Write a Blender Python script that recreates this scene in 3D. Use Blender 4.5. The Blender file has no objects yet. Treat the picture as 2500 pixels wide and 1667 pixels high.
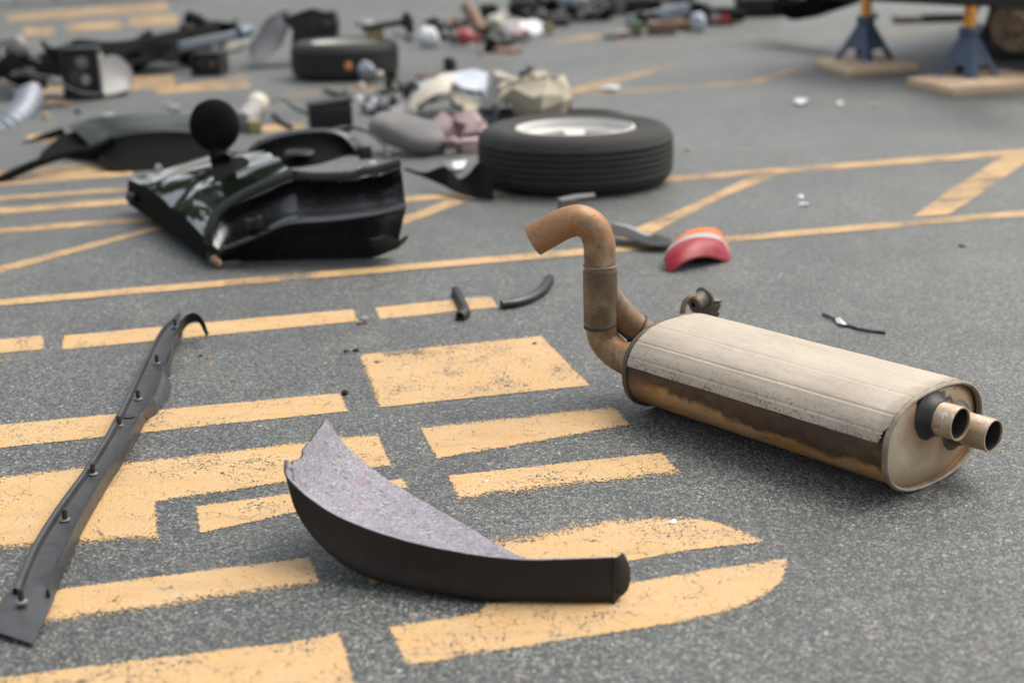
import bpy, bmesh, math, random
from mathutils import Vector, Matrix, Euler, noise
from mathutils.geometry import tessellate_polygon
R_ = math.radians
sc = bpy.context.scene

# ------------------------------------------------------------------ camera
cam_d = bpy.data.cameras.new('camera')
cam = bpy.data.objects.new('camera', cam_d)
sc.collection.objects.link(cam)
cam.location = (0, 0, 0.987)
cam.rotation_euler = (R_(73.195), R_(1.369), R_(-0.4134))
cam_d.sensor_width = 36
cam_d.lens = 50
cam_d.clip_start = 0.05
cam_d.clip_end = 400
cam_d.dof.use_dof = True
cam_d.dof.focus_distance = 2.66
cam_d.dof.aperture_fstop = 2.4
sc.camera = cam

# ------------------------------------------------------------------ light: bright overcast, sun veiled behind the scene
SUN_EL, SUN_AZ = 58.0, 62.0            # azimuth clockwise from +Y
w = bpy.data.worlds.new('World'); sc.world = w; w.use_nodes = True
nt = w.node_tree; nt.nodes.clear()
sky = nt.nodes.new('ShaderNodeTexSky'); sky.sky_type = 'NISHITA'; sky.sun_disc = False
sky.sun_elevation = R_(SUN_EL); sky.sun_rotation = R_(SUN_AZ)
sky.air_density = 1.0; sky.dust_density = 4.0; sky.ozone_density = 0.6
hs = nt.nodes.new('ShaderNodeHueSaturation'); hs.inputs['Saturation'].default_value = 0.38
bg = nt.nodes.new('ShaderNodeBackground'); bg.inputs['Strength'].default_value = 0.15
wo = nt.nodes.new('ShaderNodeOutputWorld')
nt.links.new(sky.outputs[0], hs.inputs['Color']); nt.links.new(hs.outputs[0], bg.inputs[0]); nt.links.new(bg.outputs[0], wo.inputs[0])
sl = bpy.data.lights.new('sun', 'SUN'); sl.energy = 1.0; sl.angle = R_(50); sl.color = (1.0, 0.93, 0.82)
sun = bpy.data.objects.new('sun', sl); sc.collection.objects.link(sun)
sd = Vector((math.sin(R_(SUN_AZ))*math.cos(R_(SUN_EL)), math.cos(R_(SUN_AZ))*math.cos(R_(SUN_EL)), math.sin(R_(SUN_EL))))
sun.rotation_euler = (-sd).to_track_quat('-Z', 'Y').to_euler()
sun.location = sd*20
sc.view_settings.view_transform = 'Standard'; sc.view_settings.look = 'None'
sc.view_settings.exposure = 1.1; sc.view_settings.gamma = 1.0

# ------------------------------------------------------------------ helpers
C = sc.collection
def lerp(a, b, t): return a+(b-a)*t
def V(p): return Vector(p)
def smooth_path(pts, n=8, closed=False):
    P = [V(p) for p in pts]; out = []
    m = len(P)
    for i in range(m if closed else m-1):
        if closed: p0, p1, p2, p3 = P[i-1], P[i], P[(i+1) % m], P[(i+2) % m]
        else:
            p1, p2 = P[i], P[i+1]
            p0 = P[i-1] if i else p1*2-p2
            p3 = P[i+2] if i+2 < m else p2*2-p1
        for k in range(n):
            t = k/n
            out.append(0.5*((2*p1)+(p2-p0)*t+(2*p0-5*p1+4*p2-p3)*t*t+(3*p1-p0-3*p2+p3)*t*t*t))
    if not closed: out.append(P[-1])
    return out
def along(path, t):
    """point at fraction t (by index) of a polyline"""
    x = t*(len(path)-1); i = min(int(x), len(path)-2)
    return path[i].lerp(path[i+1], x-i)

class MB:
    def __init__(s): s.v = []; s.f = []
    def add(s, vs, fs):
        o = len(s.v); s.v += [Vector(p) for p in vs]; s.f += [tuple(i+o for i in f) for f in fs]; return s
    def box(s, c, size, rz=0, rx=0, ry=0):
        m = Euler((rx, ry, rz)).to_matrix(); x, y, z = (q/2 for q in size); c = V(c)
        vs = [c+m@Vector((a*x, b*y, d*z)) for d in (-1, 1) for b in (-1, 1) for a in (-1, 1)]
        return s.add(vs, [(0,2,3,1),(4,5,7,6),(0,1,5,4),(2,6,7,3),(0,4,6,2),(1,3,7,5)])
    def frames(s, path, up=None):
        n = len(path); T = []
        for i in range(n):
            d = path[min(i+1, n-1)]-path[max(i-1, 0)]
            T.append(d.normalized() if d.length > 1e-9 else Vector((0, 0, 1)))
        a = V(up) if up else (Vector((0, 0, 1)) if abs(T[0].z) < .8 else Vector((1, 0, 0)))
        N = (a-T[0]*a.dot(T[0])).normalized(); fr = []
        for i in range(n):
            if up: N = (a-T[i]*a.dot(T[i])).normalized()
            else: N = (N-T[i]*N.dot(T[i])).normalized()
            fr.append((T[i], N, T[i].cross(N)))
        return fr
    def sweep(s, path, prof, up=None, caps=True, closed=True, scale=None):
        """prof: (side, up) offsets along the path"""
        path = [V(p) for p in path]; fr = s.frames(path, up); k = len(prof); vs = []
        for i, p in enumerate(path):
            T, N, B = fr[i]; q = scale[i] if scale else 1
            for (a, b) in prof: vs.append(p+B*(-a*q)+N*(b*q))
        fs = []
        for i in range(len(path)-1):
            for j in range(k if closed else k-1):
                fs.append((i*k+j, i*k+(j+1) % k, (i+1)*k+(j+1) % k, (i+1)*k+j))
        if caps and closed:
            fs.append(tuple(range(k-1, -1, -1))); fs.append(tuple((len(path)-1)*k+j for j in range(k)))
        return s.add(vs, fs)
    def tube(s, path, r, seg=16, caps=True):
        path = [V(p) for p in path]
        sc_ = r if isinstance(r, (list, tuple)) else [r]*len(path)
        return s.sweep(path, [(math.cos(2*math.pi*i/seg), math.sin(2*math.pi*i/seg)) for i in range(seg)], caps=caps, scale=sc_)
    def pipe(s, path, r, wall=.002, seg=24):
        """open-ended pipe with a real inside"""
        path = [V(p) for p in path]; k = seg; fr = s.frames(path); vs = []; fs = []; n = len(path)
        for rr in (r, r-wall):
            for i, p in enumerate(path):
                T, N, B = fr[i]
                for j in range(k):
                    a = 2*math.pi*j/k; vs.append(p+B*math.cos(a)*rr+N*math.sin(a)*rr)
        for i in range(n-1):
            for j in range(k):
                q = (i*k+j, i*k+(j+1) % k, (i+1)*k+(j+1) % k, (i+1)*k+j); fs.append(q)
                fs.append(tuple(n*k+x for x in reversed(q)))
        for e in (0, n-1):
            for j in range(k): fs.append((e*k+j, e*k+(j+1) % k, n*k+e*k+(j+1) % k, n*k+e*k+j))
        return s.add(vs, fs)
    def lathe(s, prof, seg=48, c=(0, 0, 0), axis='Z', closed=False):
        vs = []; k = len(prof); c = V(c)
        for i in range(seg):
            a = 2*math.pi*i/seg; ca, sa = math.cos(a), math.sin(a)
            for r, h in prof:
                p = Vector((r*ca, r*sa, h))
                if axis == 'X': p = Vector((h, r*ca, r*sa))
                if axis == 'Y': p = Vector((r*sa, h, r*ca))
                vs.append(c+p)
        fs = []
        for i in range(seg):
            for j in range(k if closed else k-1):
                i2 = (i+1) % seg; j2 = (j+1) % k
                fs.append((i*k+j, i2*k+j, i2*k+j2, i*k+j2))
        return s.add(vs, fs)
    def prism(s, poly, h, flip=False):
        """poly: 3d points of a flat outline, h: extrusion vector"""
        P = [V(p) for p in poly]; n = len(P); h = V(h)
        vs = P+[p+h for p in P]
        fs = [tuple(range(n-1, -1, -1)), tuple(range(n, 2*n))]+[(i, (i+1) % n, n+(i+1) % n, n+i) for i in range(n)]
        return s.add(vs, fs)
    def sheet(s, grid, t=.003, rows_closed=False):
        """grid[i][j] of points, thickened by t against its normals"""
        n, m = len(grid), len(grid[0]); g = [[V(p) for p in r] for r in grid]; vs = [p for r in g for p in r]; nv = []
        for i in range(n):
            for j in range(m):
                du = g[min(i+1, n-1)][j]-g[max(i-1, 0)][j]; dv = g[i][min(j+1, m-1)]-g[i][max(j-1, 0)]
                q = du.cross(dv); q = q.normalized() if q.length > 1e-12 else Vector((0, 0, 1)); nv.append(g[i][j]-q*t)
        fs = []; o = n*m; id_ = lambda i, j: i*m+j
        for i in range(n-1):
            for j in range(m-1):
                q = (id_(i, j), id_(i+1, j), id_(i+1, j+1), id_(i, j+1)); fs.append(q); fs.append(tuple(o+x for x in reversed(q)))
        rim = [id_(0, j) for j in range(m)]+[id_(i, m-1) for i in range(1, n)]+[id_(n-1, j) for j in range(m-2, -1, -1)]+[id_(i, 0) for i in range(n-2, 0, -1)]
        for a, b in zip(rim, rim[1:]+rim[:1]): fs.append((a, b, o+b, o+a))
        return s.add(vs+nv, fs)
    def ball(s, c, r, seg=16, rings=10, sq=(1, 1, 1), rot=(0, 0, 0)):
        m = Euler(rot).to_matrix(); c = V(c); vs = []; fs = []
        for i in range(rings+1):
            p = math.pi*i/rings
            for j in range(seg):
                a = 2*math.pi*j/seg
                vs.append(c+m@Vector((r*sq[0]*math.sin(p)*math.cos(a), r*sq[1]*math.sin(p)*math.sin(a), r*sq[2]*math.cos(p))))
        for i in range(rings):
            for j in range(seg): fs.append((i*seg+j, (i+1)*seg+j, (i+1)*seg+(j+1) % seg, i*seg+(j+1) % seg))
        return s.add(vs, fs)
    def crumple(s, amt, scale, seed=0):
        o = Vector((seed*7.3, seed*3.1, seed*1.7))
        for i, p in enumerate(s.v): s.v[i] = p+noise.noise_vector(p*scale+o)*amt
        return s

def mesh_from(mb, bevel=0, smooth=True, ang=38, weld=True):
    me = bpy.data.meshes.new('m'); me.from_pydata([tuple(p) for p in mb.v], [], mb.f)
    bm = bmesh.new(); bm.from_mesh(me)
    if weld: bmesh.ops.remove_doubles(bm, verts=bm.verts, dist=1e-6)
    bmesh.ops.recalc_face_normals(bm, faces=bm.faces)
    if bevel:
        es = [e for e in bm.edges if len(e.link_faces) == 2 and e.calc_face_angle(0) > R_(32)]
        bmesh.ops.bevel(bm, geom=es, offset=bevel, segments=2, affect='EDGES', profile=.6, clamp_overlap=True)
    bm.to_mesh(me); bm.free()
    if smooth:
        me.shade_smooth(); me.set_sharp_from_angle(angle=R_(ang))
    return me
def tag(o, label=None, cat=None, group=None, kind=None):
    for k, v in (('label', label), ('category', cat), ('group', group), ('kind', kind)):
        if v: o[k] = v
    return o
def thing(name, label, cat, loc=(0, 0, 0), rot=(0, 0, 0), group=None):
    o = bpy.data.objects.new(name, None); C.objects.link(o); o.empty_display_size = .05
    o.location = loc; o.rotation_euler = rot
    return tag(o, label, cat, group, 'thing')
def mw(o):
    m = Matrix.LocRotScale(o.location, o.rotation_euler, None)
    return mw(o.parent)@m if o.parent else m
def part(name, mb, mat, parent=None, world=False, bevel=0, smooth=True, ang=38, label=None, kind=None):
    """one mesh object; world=True: mb is in world metres and is brought into the parent's frame"""
    if world and parent is not None:
        inv = mw(parent).inverted(); mb.v = [inv@p for p in mb.v]
    me = mesh_from(mb, bevel, smooth, ang); me.name = name
    o = bpy.data.objects.new(name, me); C.objects.link(o)
    if mat: me.materials.append(mat)
    if parent is not None: o.parent = parent
    return tag(o, label, None, None, kind)
def solo(name, label, cat, mb, mat, group=None, bevel=0, ang=38, smooth=True):
    """a thing that is one mesh, origin at its base"""
    n = len(mb.v); c = sum(mb.v, Vector())/n; c.z = min(p.z for p in mb.v)
    mb.v = [p-c for p in mb.v]
    o = part(name, mb, mat, None, bevel=bevel, ang=ang, smooth=smooth); o.location = c
    return tag(o, label, cat, group, 'thing')
def copy_tree(o, parent=None):
    c = o.copy(); C.objects.link(c)
    if parent is not None: c.parent = parent
    for ch in list(o.children): copy_tree(ch, c)
    return c

# ------------------------------------------------------------------ materials
def new_mat(name):
    m = bpy.data.materials.new(name); m.use_nodes = True; nt = m.node_tree; nt.nodes.clear()
    return m, nt
class NT:
    def __init__(s, nt): s.nt = nt
    def n(s, t, **kw):
        x = s.nt.nodes.new(t)
        for k, v in kw.items():
            if k.startswith('_'): setattr(x, k[1:], v)
        return x
    def link(s, a, b): s.nt.links.new(a, b)
    def math(s, op, a, b=None, c=None, clamp=False):
        x = s.nt.nodes.new('ShaderNodeMath'); x.operation = op; x.use_clamp = clamp
        for i, q in enumerate((a, b, c)):
            if q is None: continue
            if isinstance(q, (int, float)): x.inputs[i].default_value = q
            else: s.link(q, x.inputs[i])
        return x.outputs[0]
    def mix(s, f, a, b, mode='MIX'):
        x = s.nt.nodes.new('ShaderNodeMix'); x.data_type = 'RGBA'; x.blend_type = mode
        for q, i in ((f, 0), (a, 6), (b, 7)):
            if isinstance(q, (int, float)): x.inputs[i].default_value = q
            elif isinstance(q, (tuple, list)): x.inputs[i].default_value = (*q[:3], 1)
            else: s.link(q, x.inputs[i])
        return x.outputs[2]
    def ramp(s, f, stops, interp='LINEAR'):
        x = s.nt.nodes.new('ShaderNodeValToRGB'); x.color_ramp.interpolation = interp
        e = x.color_ramp.elements
        while len(e) < len(stops): e.new(.5)
        for q, (p, c) in zip(e, stops):
            q.position = p; q.color = (c, c, c, 1) if isinstance(c, (int, float)) else (*c[:3], 1)
        s.link(f, x.inputs[0]); return x.outputs[0]
    def noise(s, vec, scale, detail=3, rough=.55, dist=0.0):
        x = s.nt.nodes.new('ShaderNodeTexNoise'); x.inputs['Scale'].default_value = scale; x.inputs['Detail'].default_value = detail
        x.inputs['Roughness'].default_value = rough; x.inputs['Distortion'].default_value = dist; s.link(vec, x.inputs['Vector']); return x.outputs['Fac']
    def voro(s, vec, scale, feature='F1', out='Distance', rnd=1.0):
        x = s.nt.nodes.new('ShaderNodeTexVoronoi'); x.feature = feature; x.inputs['Scale'].default_value = scale
        x.inputs['Randomness'].default_value = rnd; s.link(vec, x.inputs['Vector']); return x.outputs[out]
    def obj(s): return s.nt.nodes.new('ShaderNodeTexCoord').outputs['Object']
    def sep(s, v):
        x = s.nt.nodes.new('ShaderNodeSeparateXYZ'); s.link(v, x.inputs[0]); return x.outputs
    def mapping(s, v, scale=(1, 1, 1), loc=(0, 0, 0)):
        x = s.nt.nodes.new('ShaderNodeMapping'); x.inputs['Scale'].default_value = scale; x.inputs['Location'].default_value = loc
        s.link(v, x.inputs[0]); return x.outputs[0]
    def bump(s, h, strength=.3, dist=.002, nrm=None):
        x = s.nt.nodes.new('ShaderNodeBump'); x.inputs['Strength'].default_value = strength; x.inputs['Distance'].default_value = dist
        s.link(h, x.inputs['Height'])
        if nrm: s.link(nrm, x.inputs['Normal'])
        return x.outputs[0]
    def bsdf(s, col, rough=.5, metal=0.0, nrm=None, spec=.5, coat=0.0, **kw):
        x = s.nt.nodes.new('ShaderNodeBsdfPrincipled')
        for key, q in (('Base Color', col), ('Roughness', rough), ('Metallic', metal), ('Specular IOR Level', spec), ('Coat Weight', coat)):
            if isinstance(q, (int, float)): x.inputs[key].default_value = q
            elif isinstance(q, (tuple, list)): x.inputs[key].default_value = (*q[:3], 1)
            else: s.link(q, x.inputs[key])
        if nrm: s.link(nrm, x.inputs['Normal'])
        for k, v in kw.items(): x.inputs[k.replace('_', ' ')].default_value = v
        return x.outputs[0]
    def out(s, sh):
        o = s.nt.nodes.new('ShaderNodeOutputMaterial'); s.link(sh, o.inputs[0])
def pm(name, col, rough=.5, metal=0.0, var=.2, scale=12, dust=.0, dust_col=(.30, .27, .23), bump=.0, bscale=150, spec=.5, coat=0.0):
    """a plain material with tone drift, fine relief and a settled dust"""
    m, t = new_mat(name); k = NT(t); v = k.obj()
    n1 = k.noise(v, scale, 4, .6)
    a = tuple(max(0, c*(1-var)) for c in col); b = tuple(min(1, c*(1+var)) for c in col)
    c = k.mix(k.ramp(n1, [(.3, 0), (.7, 1)]), a, b); r = rough
    n2 = k.noise(v, scale*7, 4, .65)
    if dust:
        f = k.math('MULTIPLY', k.ramp(n2, [(.35, 0), (.75, 1)]), dust)
        c = k.mix(f, c, dust_col); r = k.math('ADD', rough, k.math('MULTIPLY', f, .6), clamp=True)
    else:
        r = k.math('ADD', rough-.06, k.math('MULTIPLY', n2, .12), clamp=True)
    nr = k.bump(k.noise(v, bscale, 3), bump, .001) if bump else None
    k.out(k.bsdf(c, r, metal, nr, spec, coat)); return m

def asphalt_nodes(k, v):
    """colour, height of a fine-grained worn asphalt, v in metres"""
    wob = k.nt.nodes.new('ShaderNodeVectorMath'); wob.operation = 'MULTIPLY_ADD'
    nx = k.nt.nodes.new('ShaderNodeTexNoise'); nx.inputs['Scale'].default_value = 160; nx.inputs['Detail'].default_value = 1; k.link(v, nx.inputs['Vector'])
    k.link(nx.outputs['Color'], wob.inputs[0]); wob.inputs[1].default_value = (.004, .004, .004); k.link(v, wob.inputs[2])
    vv = wob.outputs[0]
    d1 = k.voro(vv, 230); c1 = k.sep(k.voro(vv, 230, out='Color'))
    d2 = k.voro(vv, 105); c2 = k.sep(k.voro(vv, 105, out='Color'))
    stones = k.ramp(c1[0], [(0, (.026, .030, .029)), (.20, (.058, .068, .066)), (.44, (.112, .126, .122)), (.66, (.178, .186, .178)), (.82, (.275, .218, .18)), (.89, (.130, .152, .156)), (.955, (.33, .325, .305))], 'CONSTANT')
    gap = k.ramp(d1, [(.28, 1), (.64, .28)])
    col = k.mix(1.0, stones, gap, 'MULTIPLY')
    big = k.ramp(c2[1], [(0, (.10, .105, .10)), (.4, (.15, .16, .155)), (.7, (.22, .165, .14)), (.9, (.30, .295, .28))], 'CONSTANT')
    bm_ = k.math('MULTIPLY', k.math('GREATER_THAN', c2[0], .84), k.math('LESS_THAN', d2, .36))
    col = k.mix(bm_, col, big)
    tone = k.noise(v, .9, 4, .6); tone2 = k.noise(v, 7, 4, .6)
    col = k.mix(1.0, col, k.ramp(tone, [(.28, .70), (.72, 1.30)]), 'MULTIPLY')
    col = k.mix(1.0, col, k.ramp(tone2, [(.25, .78), (.75, 1.20)]), 'MULTIPLY')
    stain = k.noise(v, 2.3, 5, .7)
    col = k.mix(k.ramp(stain, [(.56, 0), (.76, .42)]), col, (.026, .027, .024))
    dust = k.noise(v, 3.7, 5, .7, .4)
    col = k.mix(k.ramp(dust, [(.56, 0), (.80, .22)]), col, (.27, .235, .20))
    col = k.mix(1.0, col, (.86, .875, .815), 'MULTIPLY')
    h = k.math('SUBTRACT', k.ramp(d1, [(.1, 1), (.7, 0)]), k.math('MULTIPLY', d2, -.5))
    h = k.math('ADD', h, k.math('MULTIPLY', k.noise(v, 60, 3), 1.2))
    return col, h
def make_asphalt():
    m, t = new_mat('asphalt'); k = NT(t); v = k.obj()
    col, h = asphalt_nodes(k, v)
    k.out(k.bsdf(col, .55, 0, k.bump(h, .5, .0022), .7, 0.0, Sheen_Weight=.06, Sheen_Roughness=.36)); return m
def make_paint():
    """yellow road paint: crazed, worn through on the stone tops, thinning to overspray where 'cover' falls"""
    m, t = new_mat('yellow_road_paint'); k = NT(t); v = k.obj()
    at = k.nt.nodes.new('ShaderNodeAttribute'); at.attribute_name = 'cover'; cov = at.outputs['Fac']
    _, h = asphalt_nodes(k, v); dst = k.voro(v, 210)
    fine = k.noise(v, 420, 3, .7); med = k.noise(v, 95, 4, .7); low = k.noise(v, 9, 4, .65); wide = k.noise(v, 2.1, 3, .6)
    # crazing lines, broken up
    wv = k.nt.nodes.new('ShaderNodeVectorMath'); wv.operation = 'MULTIPLY_ADD'
    nx = k.nt.nodes.new('ShaderNodeTexNoise'); nx.inputs['Scale'].default_value = 55; nx.inputs['Detail'].default_value = 3; k.link(v, nx.inputs['Vector'])
    k.link(nx.outputs['Color'], wv.inputs[0]); wv.inputs[1].default_value = (.016, .016, .016); k.link(v, wv.inputs[2])
    ce = k.voro(wv.outputs[0], 34, 'DISTANCE_TO_EDGE')
    crack = k.math('MULTIPLY', k.math('LESS_THAN', ce, .0135), k.ramp(k.noise(v, 17, 3, .6), [(.52, 0), (.58, 1)]))
    pit = k.math('ADD', k.math('ADD', k.math('MULTIPLY', fine, .45), k.math('MULTIPLY', med, .34)), k.math('MULTIPLY', dst, .20))
    wear = k.math('ADD', k.math('MULTIPLY', low, .5), k.math('MULTIPLY', wide, .5))
    thr = k.math('ADD', k.math('MULTIPLY', cov, k.math('SUBTRACT', 1.20, k.math('MULTIPLY', wear, 1.24))), .0)
    alpha = k.math('GREATER_THAN', thr, k.math('ADD', k.math('MULTIPLY', k.math('SUBTRACT', pit, .5), 1.5), .42))
    alpha = k.math('MULTIPLY', alpha, k.math('SUBTRACT', 1, crack))
    alpha = k.math('MULTIPLY', alpha, k.math('GREATER_THAN', cov, .02))
    col = k.mix(k.ramp(low, [(.3, 0), (.7, 1)]), (.43, .262, .102), (.445, .300, .150))
    col = k.mix(k.ramp(k.noise(v, 14, 5, .7), [(.50, 0), (.74, .5)]), col, (.43, .325, .205))
    col = k.mix(k.ramp(med, [(.52, 0), (.80, .5)]), col, (.30, .205, .105))
    col = k.mix(k.ramp(k.noise(v, 4.3, 5, .7), [(.55, 0), (.8, .4)]), col, (.37, .30, .21))
    scf = k.noise(k.mapping(v, (3, 17, 1)), 1.6, 5, .7)
    col = k.mix(k.ramp(scf, [(.50, 0), (.72, .38)]), col, (.24, .185, .125))
    b = k.bsdf(col, .6, 0, k.bump(h, .38, .002), .4)
    tr = k.nt.nodes.new('ShaderNodeBsdfTransparent'); mx = k.nt.nodes.new('ShaderNodeMixShader')
    k.link(alpha, mx.inputs[0]); k.link(tr.outputs[0], mx.inputs[1]); k.link(b, mx.inputs[2]); k.out(mx.outputs[0])
    return m
M = {}
M['asphalt'] = make_asphalt(); M['paint'] = make_paint()
M['black_plastic'] = pm('black_plastic', (.008, .009, .009), .40, spec=.35, var=.3, dust=.2, dust_col=(.05, .05, .047), bump=.15, bscale=300)
M['matt_plastic'] = pm('matt_black_plastic', (.010, .011, .010), .55, spec=.28, var=.25, dust=.16, dust_col=(.045, .045, .04), bump=.2, bscale=260)
M['grey_plastic'] = pm('grey_plastic', (.024, .025, .026), .36, var=.3, scale=8, dust=.3, dust_col=(.075, .074, .068), bump=.1, bscale=400)
M['light_grey_plastic'] = pm('light_grey_plastic', (.20, .197, .19), .55, var=.12, dust=.2)
M['cream_plastic'] = pm('cream_plastic', (.40, .365, .29), .5, var=.1, dust=.3)
M['white_plastic'] = pm('white_plastic', (.55, .55, .54), .4, var=.06, dust=.15)
M['rubber'] = pm('black_rubber', (.010, .011, .012), .34, var=.3, dust=.15, dust_col=(.06, .06, .06), bump=.1)
M['tyre_rubber'] = pm('tyre_rubber', (.013, .013, .011), .7, var=.25, scale=9, dust=.5, dust_col=(.048, .046, .039), spec=.4, bump=.35, bscale=220)
M['car_paint'] = pm('black_green_car_paint', (.004, .007, .004), .09, var=.3, scale=5, dust=.04, dust_col=(.06, .06, .05), coat=.6)
M['reflection_green'] = pm('black_paint_tree_reflection', (.005, .008, .0025), .32, spec=.22, var=.4, scale=4, dust=.12, dust_col=(.045, .045, .032))  # black paint; the green of mirrored trees is put into the base colour
M['soot_black'] = pm('flat_black_panel', (.0042, .0046, .0036), .75, var=.35, scale=6, dust=.10, dust_col=(.014, .014, .012), spec=.05)
M['car_paint_dull'] = pm('dull_black_car_paint', (.004, .005, .005), .24, var=.3, scale=7, dust=.10, dust_col=(.05, .05, .045), coat=.15)
M['steel'] = pm('bare_steel', (.50, .50, .50), .33, metal=.9, var=.15, dust=.2)
M['alu'] = pm('silver_wheel_paint', (.50, .48, .44), .5, metal=.0, var=.06, dust=.12)
M['rust'] = pm('rusty_iron', (.16, .085, .045), .75, metal=.2, var=.45, scale=18, dust=.3, bump=.3)
M['brown'] = pm('brown_plastic', (.12, .058, .032), .55, var=.25, dust=.2)
M['red'] = pm('red_plastic', (.32, .028, .025), .4, var=.15, dust=.15)
M['blue_paint'] = pm('blue_enamel', (.010, .036, .085), .42, var=.2, scale=20, dust=.25)
M['yellow_paint'] = pm('orange_yellow_enamel', (.70, .27, .012), .4, var=.15, dust=.15)
M['wood'] = pm('plywood', (.50, .355, .22), .7, var=.15, scale=9, dust=.12, dust_col=(.5, .42, .33), bump=.2)
M['pink_cloth'] = pm('pink_foam', (.36, .26, .25), .9, var=.15, bump=.3, bscale=60)
M['grey_cloth'] = pm('grey_cloth', (.135, .13, .125), .95, var=.12, bump=.3, bscale=180)
M['dark_cloth'] = pm('dark_grey_cloth', (.05, .055, .055), .95, var=.15, bump=.3, bscale=180)
M['pale_cloth'] = pm('pale_blue_cloth', (.36, .39, .43), .85, var=.08, bump=.2, bscale=90)
M['cream_cloth'] = pm('cream_cloth', (.34, .30, .22), .9, var=.12, bump=.2, bscale=90)
M['ochre'] = pm('ochre_foam', (.20, .155, .08), .9, var=.2)
M['teal'] = pm('teal_plastic', (.07, .13, .155), .4, var=.2, dust=.15)
M['green_bit'] = pm('green_plastic', (.10, .13, .075), .5, var=.2)
M['orange_bit'] = pm('orange_plastic', (.38, .13, .045), .4, var=.15)
M['silver_hose'] = pm('foil_hose', (.17, .19, .215), .42, metal=.2, var=.1)
M['dirty_steel'] = pm('dirty_steel', (.16, .15, .135), .5, metal=.5, var=.35, dust=.3)
M['brass'] = pm('brown_hub_rust', (.13, .085, .05), .6, metal=.4, var=.4, scale=25)

# ------------------------------------------------------------------ ground and road markings
gm = MB(); S_ = 90
gm.add([(-S_, -S_, 0), (S_, -S_, 0), (S_, S_, 0), (-S_, S_, 0)], [(0, 1, 2, 3)])
ground = part('ground', gm, M['asphalt'], smooth=False)
tag(ground, 'worn grey asphalt of the car park', 'ground', None, 'structure')
def offset_poly(P, D):
    """move edge i (P[i]->P[i+1]) outward by D[i]; P counter-clockwise"""
    n = len(P); L = []
    for i in range(n):
        a, b = P[i], P[(i+1) % n]; d = (b-a).normalized(); q = Vector((d.y, -d.x)); L.append((a+q*D[i], d))
    out = []
    for i in range(n):
        (p, d), (q, e) = L[i-1], L[i]; cr = d.x*e.y-d.y*e.x
        if abs(cr) < .05: out.append(q.copy()); continue
        t = ((q-p).x*e.y-(q-p).y*e.x)/cr; out.append(p+d*t)
    return out
def marking(pts, z=.0012, fuzz=.013, soft=None, cover=1.0):
    """painted patch; soft = {edge index: overspray width in metres}"""
    P = [Vector((p[0], p[1])) for p in pts]; n = len(P)
    D = [fuzz]*n
    for i, q in (soft or {}).items(): D[i] = q*1.8
    if sum(P[i].x*P[(i+1) % n].y-P[(i+1) % n].x*P[i].y for i in range(n)) < 0:
        P = P[::-1]; D = [D[(n-2-i) % n] for i in range(n)]
    ins = offset_poly(P, [-q*.55 for q in D]); out = offset_poly(P, [q*.6 for q in D])
    me = bpy.data.meshes.new('road_marking')
    vs = [(*p, z) for p in ins]+[(*p, z) for p in out]
    tri = tessellate_polygon([[Vector((*p, 0)) for p in ins]])
    fs = [tuple(t) for t in tri]+[(i, n+i, n+(i+1) % n, (i+1) % n) for i in range(n)]
    me.from_pydata(vs, [], fs)
    bm = bmesh.new(); bm.from_mesh(me); bmesh.ops.recalc_face_normals(bm, faces=bm.faces)
    if sum(f.normal.z for f in bm.faces) < 0: bmesh.ops.reverse_faces(bm, faces=bm.faces)
    bm.to_mesh(me); bm.free()
    a = me.attributes.new('cover', 'FLOAT', 'POINT')
    for i in range(2*n): a.data[i].value = cover if i < n else 0.0
    me.materials.append(M['paint'])
    o = bpy.data.objects.new('road_marking', me); C.objects.link(o); o.parent = ground
    return o
# stencilled letters near the camera
marking([(-1.3306, 3.3766, 0), (-1.1772, 3.4275, 0), (-1.1586, 3.3916, 0), (-1.1307, 3.2975, 0), (-1.2884, 3.2578, 0)])
marking([(-1.1189, 3.4147, 0), (-0.4133, 3.5971, 0), (-0.3882, 3.4788, 0), (-1.0918, 3.287, 0)])
marking([(-0.3591, 3.6049, 0), (-0.0508, 3.6992, 0), (-0.0319, 3.5785, 0), (-0.3379, 3.4864, 0)])
marking([(-0.3671, 3.1945, 0), (0.0733, 3.3103, 0), (0.1693, 2.9214, 0), (-0.2822, 2.811, 0)], soft={3: .014, 0: .012})
marking([(-1.1099, 2.755, 0), (-0.3729, 2.9166, 0), (-0.3406, 2.7937, 0), (-1.0605, 2.6159, 0)])
marking([(-1.0077, 2.4671, 0), (-0.2714, 2.6596, 0), (-0.2274, 2.4823, 0), (-0.6363, 2.3338, 0), (-0.5969, 2.1763, 0), (-0.8938, 2.1464, 0)], soft={4: .045, 0: .022, 2: .014})
marking([(-0.5651, 2.3139, 0), (-0.2038, 2.4208, 0), (-0.1874, 2.3745, 0), (-0.5336, 2.1968, 0)])
marking([(-0.1905, 2.6863, 0), (0.2089, 2.7851, 0), (0.2356, 2.6681, 0), (-0.1478, 2.5078, 0)], soft={0: .022, 2: .014})
marking([(-0.1251, 2.4283, 0), (0.2801, 2.5169, 0), (0.305, 2.4104, 0), (-0.1032, 2.3099, 0)], soft={2: .026})
marking([(-0.1307, 2.0668, 0), (-0.0267, 2.1426, 0), (0.0756, 2.1954, 0), (0.1797, 2.2177, 0), (0.2831, 2.2186, 0), (0.3379, 2.1901, 0), (0.3786, 2.1492, 0), (0.4062, 2.1071, 0), (0.2878, 2.086, 0), (0.1727, 2.0479, 0), (0.0067, 1.9751, 0), (-0.1056, 1.9451, 0)], soft={0: .045, 1: .045, 2: .035, 3: .02})
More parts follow.
